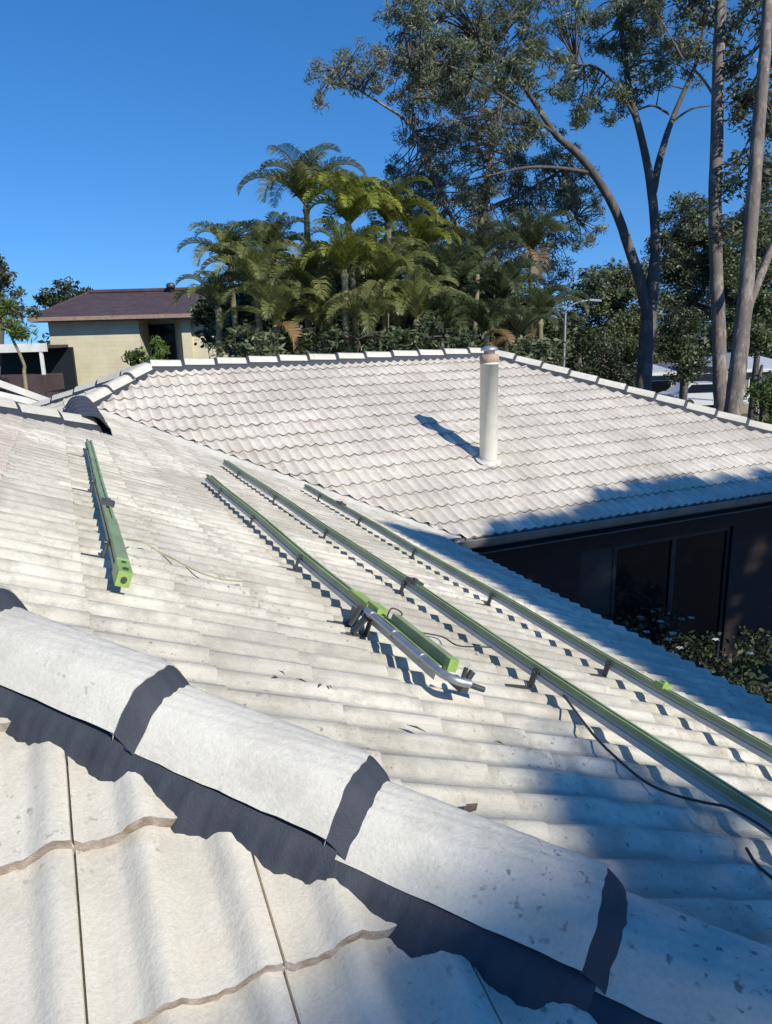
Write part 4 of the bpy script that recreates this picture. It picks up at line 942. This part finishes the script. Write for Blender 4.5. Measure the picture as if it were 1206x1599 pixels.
# street lamp
sl_ = thing('street_lamp', tuple(wp(883, 560, 22)*[1,1,0]), 'thin grey street lamp with a curved arm behind the right hip', 'street lamp')
p = wp(883, 490, 22); b = MB(); b.tube([[p[0], p[1], 0], p], [.05, .04], 8); b.build('pole', MT['steel'], sl_)
q = wp(925, 468, 22); b = MB(); b.tube(smooth_path([p, wp(886, 482, 22), wp(900, 473, 22), q], 4), .025, 6); b.build('arm', MT['steel'], sl_)
b = MB(); b.bar(q-RH*.1, q+RH*.25-np.array([0,0,.03]), .12, .06); b.build('lamp_head', MT['steel'], sl_)
b = MB(); b.tube(smooth_path([wp(830, 588, 38), wp(1010, 588, 38), wp(1250, 574, 38)], 8), .02, 5); prop(b.build('power_line', MT['steel'], None, wp(1010, 588, 38)), 'thin pale overhead wire crossing behind the gum trunks at the right', 'wire')
# distant tree belt
cs, rs_ = [], []
g_ = np.random.default_rng(3)
for k in range(420):
    th = g_.uniform(-62, 62); dd_ = g_.uniform(70, 110); c0 = rd(math.sin(R(th))*dd_, math.cos(R(th))*dd_, 0)
    hgt = 5.0+2.2*math.sin(th*.31)+1.4*math.sin(th*.83+1); cs.append(c0+np.array([0, 0, g_.uniform(0.5, hgt)])); rs_.append(g_.uniform(1.4, 2.6))
prop(quads_obj('distant_wood', leaves_mesh(cs, rs_, 130, .9, .5, .2, .8, 4), MT['dark_leaf'], None, rd(0, 90, 0)), 'belt of dull green trees on the far horizon', 'trees', kind='stuff')

# ------------------------------------------------------------ courtyard plants
MT['petal'] = plain('white_petals', (0.75, 0.75, 0.72), .6)
GZc = 0.03
def hit(px, py, z=0.9): return on_plane((0,0,1), (0,0,z), px, py)
crt = [('leafy dark shrub with small white flowers in the courtyard against the glass door', 1010, 985, 1.0), ('dark leafy shrub in the courtyard at the right edge', 1150, 1010, 1.0), ('low dark shrub in the courtyard under the tile edge', 1090, 1045, .7)]
for k, (lab, x, y, z) in enumerate(crt):
    p = hit(x, y, z); o = thing('garden_shrub', (p[0], p[1], GZc), lab, 'shrub', 'shrubs in the courtyard')
    cs = [p+np.array([random.uniform(-.8, .8), random.uniform(-.45, .45), random.uniform(-.7, .12)]) for _ in range(26)]
    quads_obj('foliage', leaves_mesh(cs, [.22]*26, 60, .09, .045, .3, .8, 70+k), MT['dark_leaf'], o)
    b = MB()
    for q in cs[:10]: b.tube([(p[0]+random.uniform(-.1,.1), p[1], GZc), (p+q)/2-np.array([0,0,.2]), q], [.02, .012, .006], 5)
    b.build('stem', MT['barkdark'], o)
    if k == 0:
        for (fx, fy) in ((983, 955), (1000, 965), (1020, 957), (1042, 960), (1032, 972), (1010, 988), (1052, 990), (1062, 1013), (1080, 966), (1065, 968), (1118, 1000), (1172, 1022), (990, 985), (1045, 1000)):
            f = hit(fx, fy, 1.12); b = MB()
            for a in range(5):
                t_ = a*2*math.pi/5; b.add([f, f+np.array([math.cos(t_-.5)*.035, math.sin(t_-.5)*.035, .018]), f+np.array([math.cos(t_)*.05, math.sin(t_)*.05, .012]), f+np.array([math.cos(t_+.5)*.035, math.sin(t_+.5)*.035, .018])], [(0,1,2,3)])
            b.build('flower', MT['petal'], o)

# ------------------------------------------------------------ shade trees behind the camera (they cast the shadows on the roof)
def shade_pts(targets, kmin, kmax, n, spread, rr):
    out = []
    for (x, y, z) in targets:
        for _ in range(n):
            k = rr.uniform(kmin, kmax); out.append(np.array([x+rr.uniform(-spread, spread), y+rr.uniform(-spread, spread), z])+SUN*k)
    return out
rr = random.Random(5)
tg = []
for i in range(26):                                # courtyard and wall
    tg.append((rr.uniform(4.2, 11.5), rr.uniform(3.0, 7.0), 2.6))
for i in range(26): tg.append((rr.uniform(3.9, 12), WY, rr.uniform(.3, 2.3)))
for (x, y) in ((880, 822), (930, 808), (980, 795), (1020, 785), (1070, 780), (1110, 778), (1150, 775), (1190, 772), (960, 782), (1050, 762), (1090, 764), (1200, 752), (840, 830), (1010, 766), (1150, 762)):
    p = on_plane(nC, pC, x, y); tg.append(tuple(p))
for q in range(34):
    y_ = 0.6+q/33*5.9
    for x_ in (3.12, 3.35, 3.58): tg.append((x_+rr.uniform(-.06, .06), y_, zB(x_)))
for q in range(46): tg.append((rr.uniform(8, 13), WY, rr.uniform(.3, 2.6)))
cs = shade_pts(tg, 13, 19, 3, .10, rr)
tg2 = [tuple(onB(x, y, 0)) for (x, y) in ((910, 1210), (950, 1240), (1000, 1235), (880, 1250), (930, 1300), (1000, 1320), (1060, 1290), (1110, 1330), (1100, 1400), (1170, 1420), (1180, 1500), (1060, 1260), (1100, 1290), (1000, 1270), (1050, 1350), (950, 1300), (1130, 1380), (900, 1230), (1160, 1450), (1190, 1380), (1010, 1400))]
tg2 += [tuple(on_plane(nS, (0, yA0, zA(yA0)), x, y)) for (x, y) in ((560, 1560), (640, 1590), (800, 1590), (700, 1550), (600, 1640), (760, 1650), (900, 1680))]
tg2 += [tuple(onB(x, y, .08)) for (x, y) in ((880, 1420), (1050, 1500), (1150, 1590), (990, 1480), (1120, 1530), (1060, 1580))]
cs2 = shade_pts(tg2, 13, 19, 2, .16, rr)
base = np.array([8.5, -6.5, 0.0])
o = thing('gum_tree', tuple(base), 'large gum behind the viewer, its crown shading the courtyard and eaves', 'tree')
allc = cs+cs2; rads = [rr.uniform(.24, .34) for _ in cs]+[rr.uniform(.13, .22) for _ in cs2]
b = MB(); top = np.mean(np.array(allc), axis=0)
b.tube(smooth_path([base-np.array([0,0,.1]), base+np.array([.1,.1,3]), base*[.9,.9,1]+np.array([0,0,5.5]), top*[1,1,0]*.6+base*[.4,.4,0]+np.array([0,0,top[2]])], 5), [.35]*6+[.3]*5+[.15]*5, 10)
hub = top*[1,1,0]*.6+base*[.4,.4,0]+np.array([0,0,top[2]])
hub2 = np.mean(np.array(cs2), axis=0); fork = base*[.9,.9,1]+np.array([0,0,5.5])
b.tube(smooth_path([fork, (fork+hub2)/2+np.array([0,0,-.3]), hub2], 5), [.14]*5+[.08]*5+[.05], 8)
for q in cs2[::4]: b.tube(smooth_path([hub2, (hub2+q)/2, q], 3), [.02]*3+[.012]*3+[.008], 4, cap=False)
for q in cs[::3]: b.tube(smooth_path([hub, (hub+q)/2+np.array([0,0,.3]), q], 3), [.05]*3+[.03]*2+[.012]*2, 5, cap=False)
b.build('trunk', MT['barkgrey'], o)
n1_, n2_ = len(cs), len(cs2)
V = np.concatenate([leaves_mesh(cs, rads[:n1_], 130, .18, .07, .4, .8, 80), leaves_mesh(cs2, rads[n1_:], 27, .12, .045, .4, .8, 81)])
quads_obj('crown', V, MT['gum'], o)
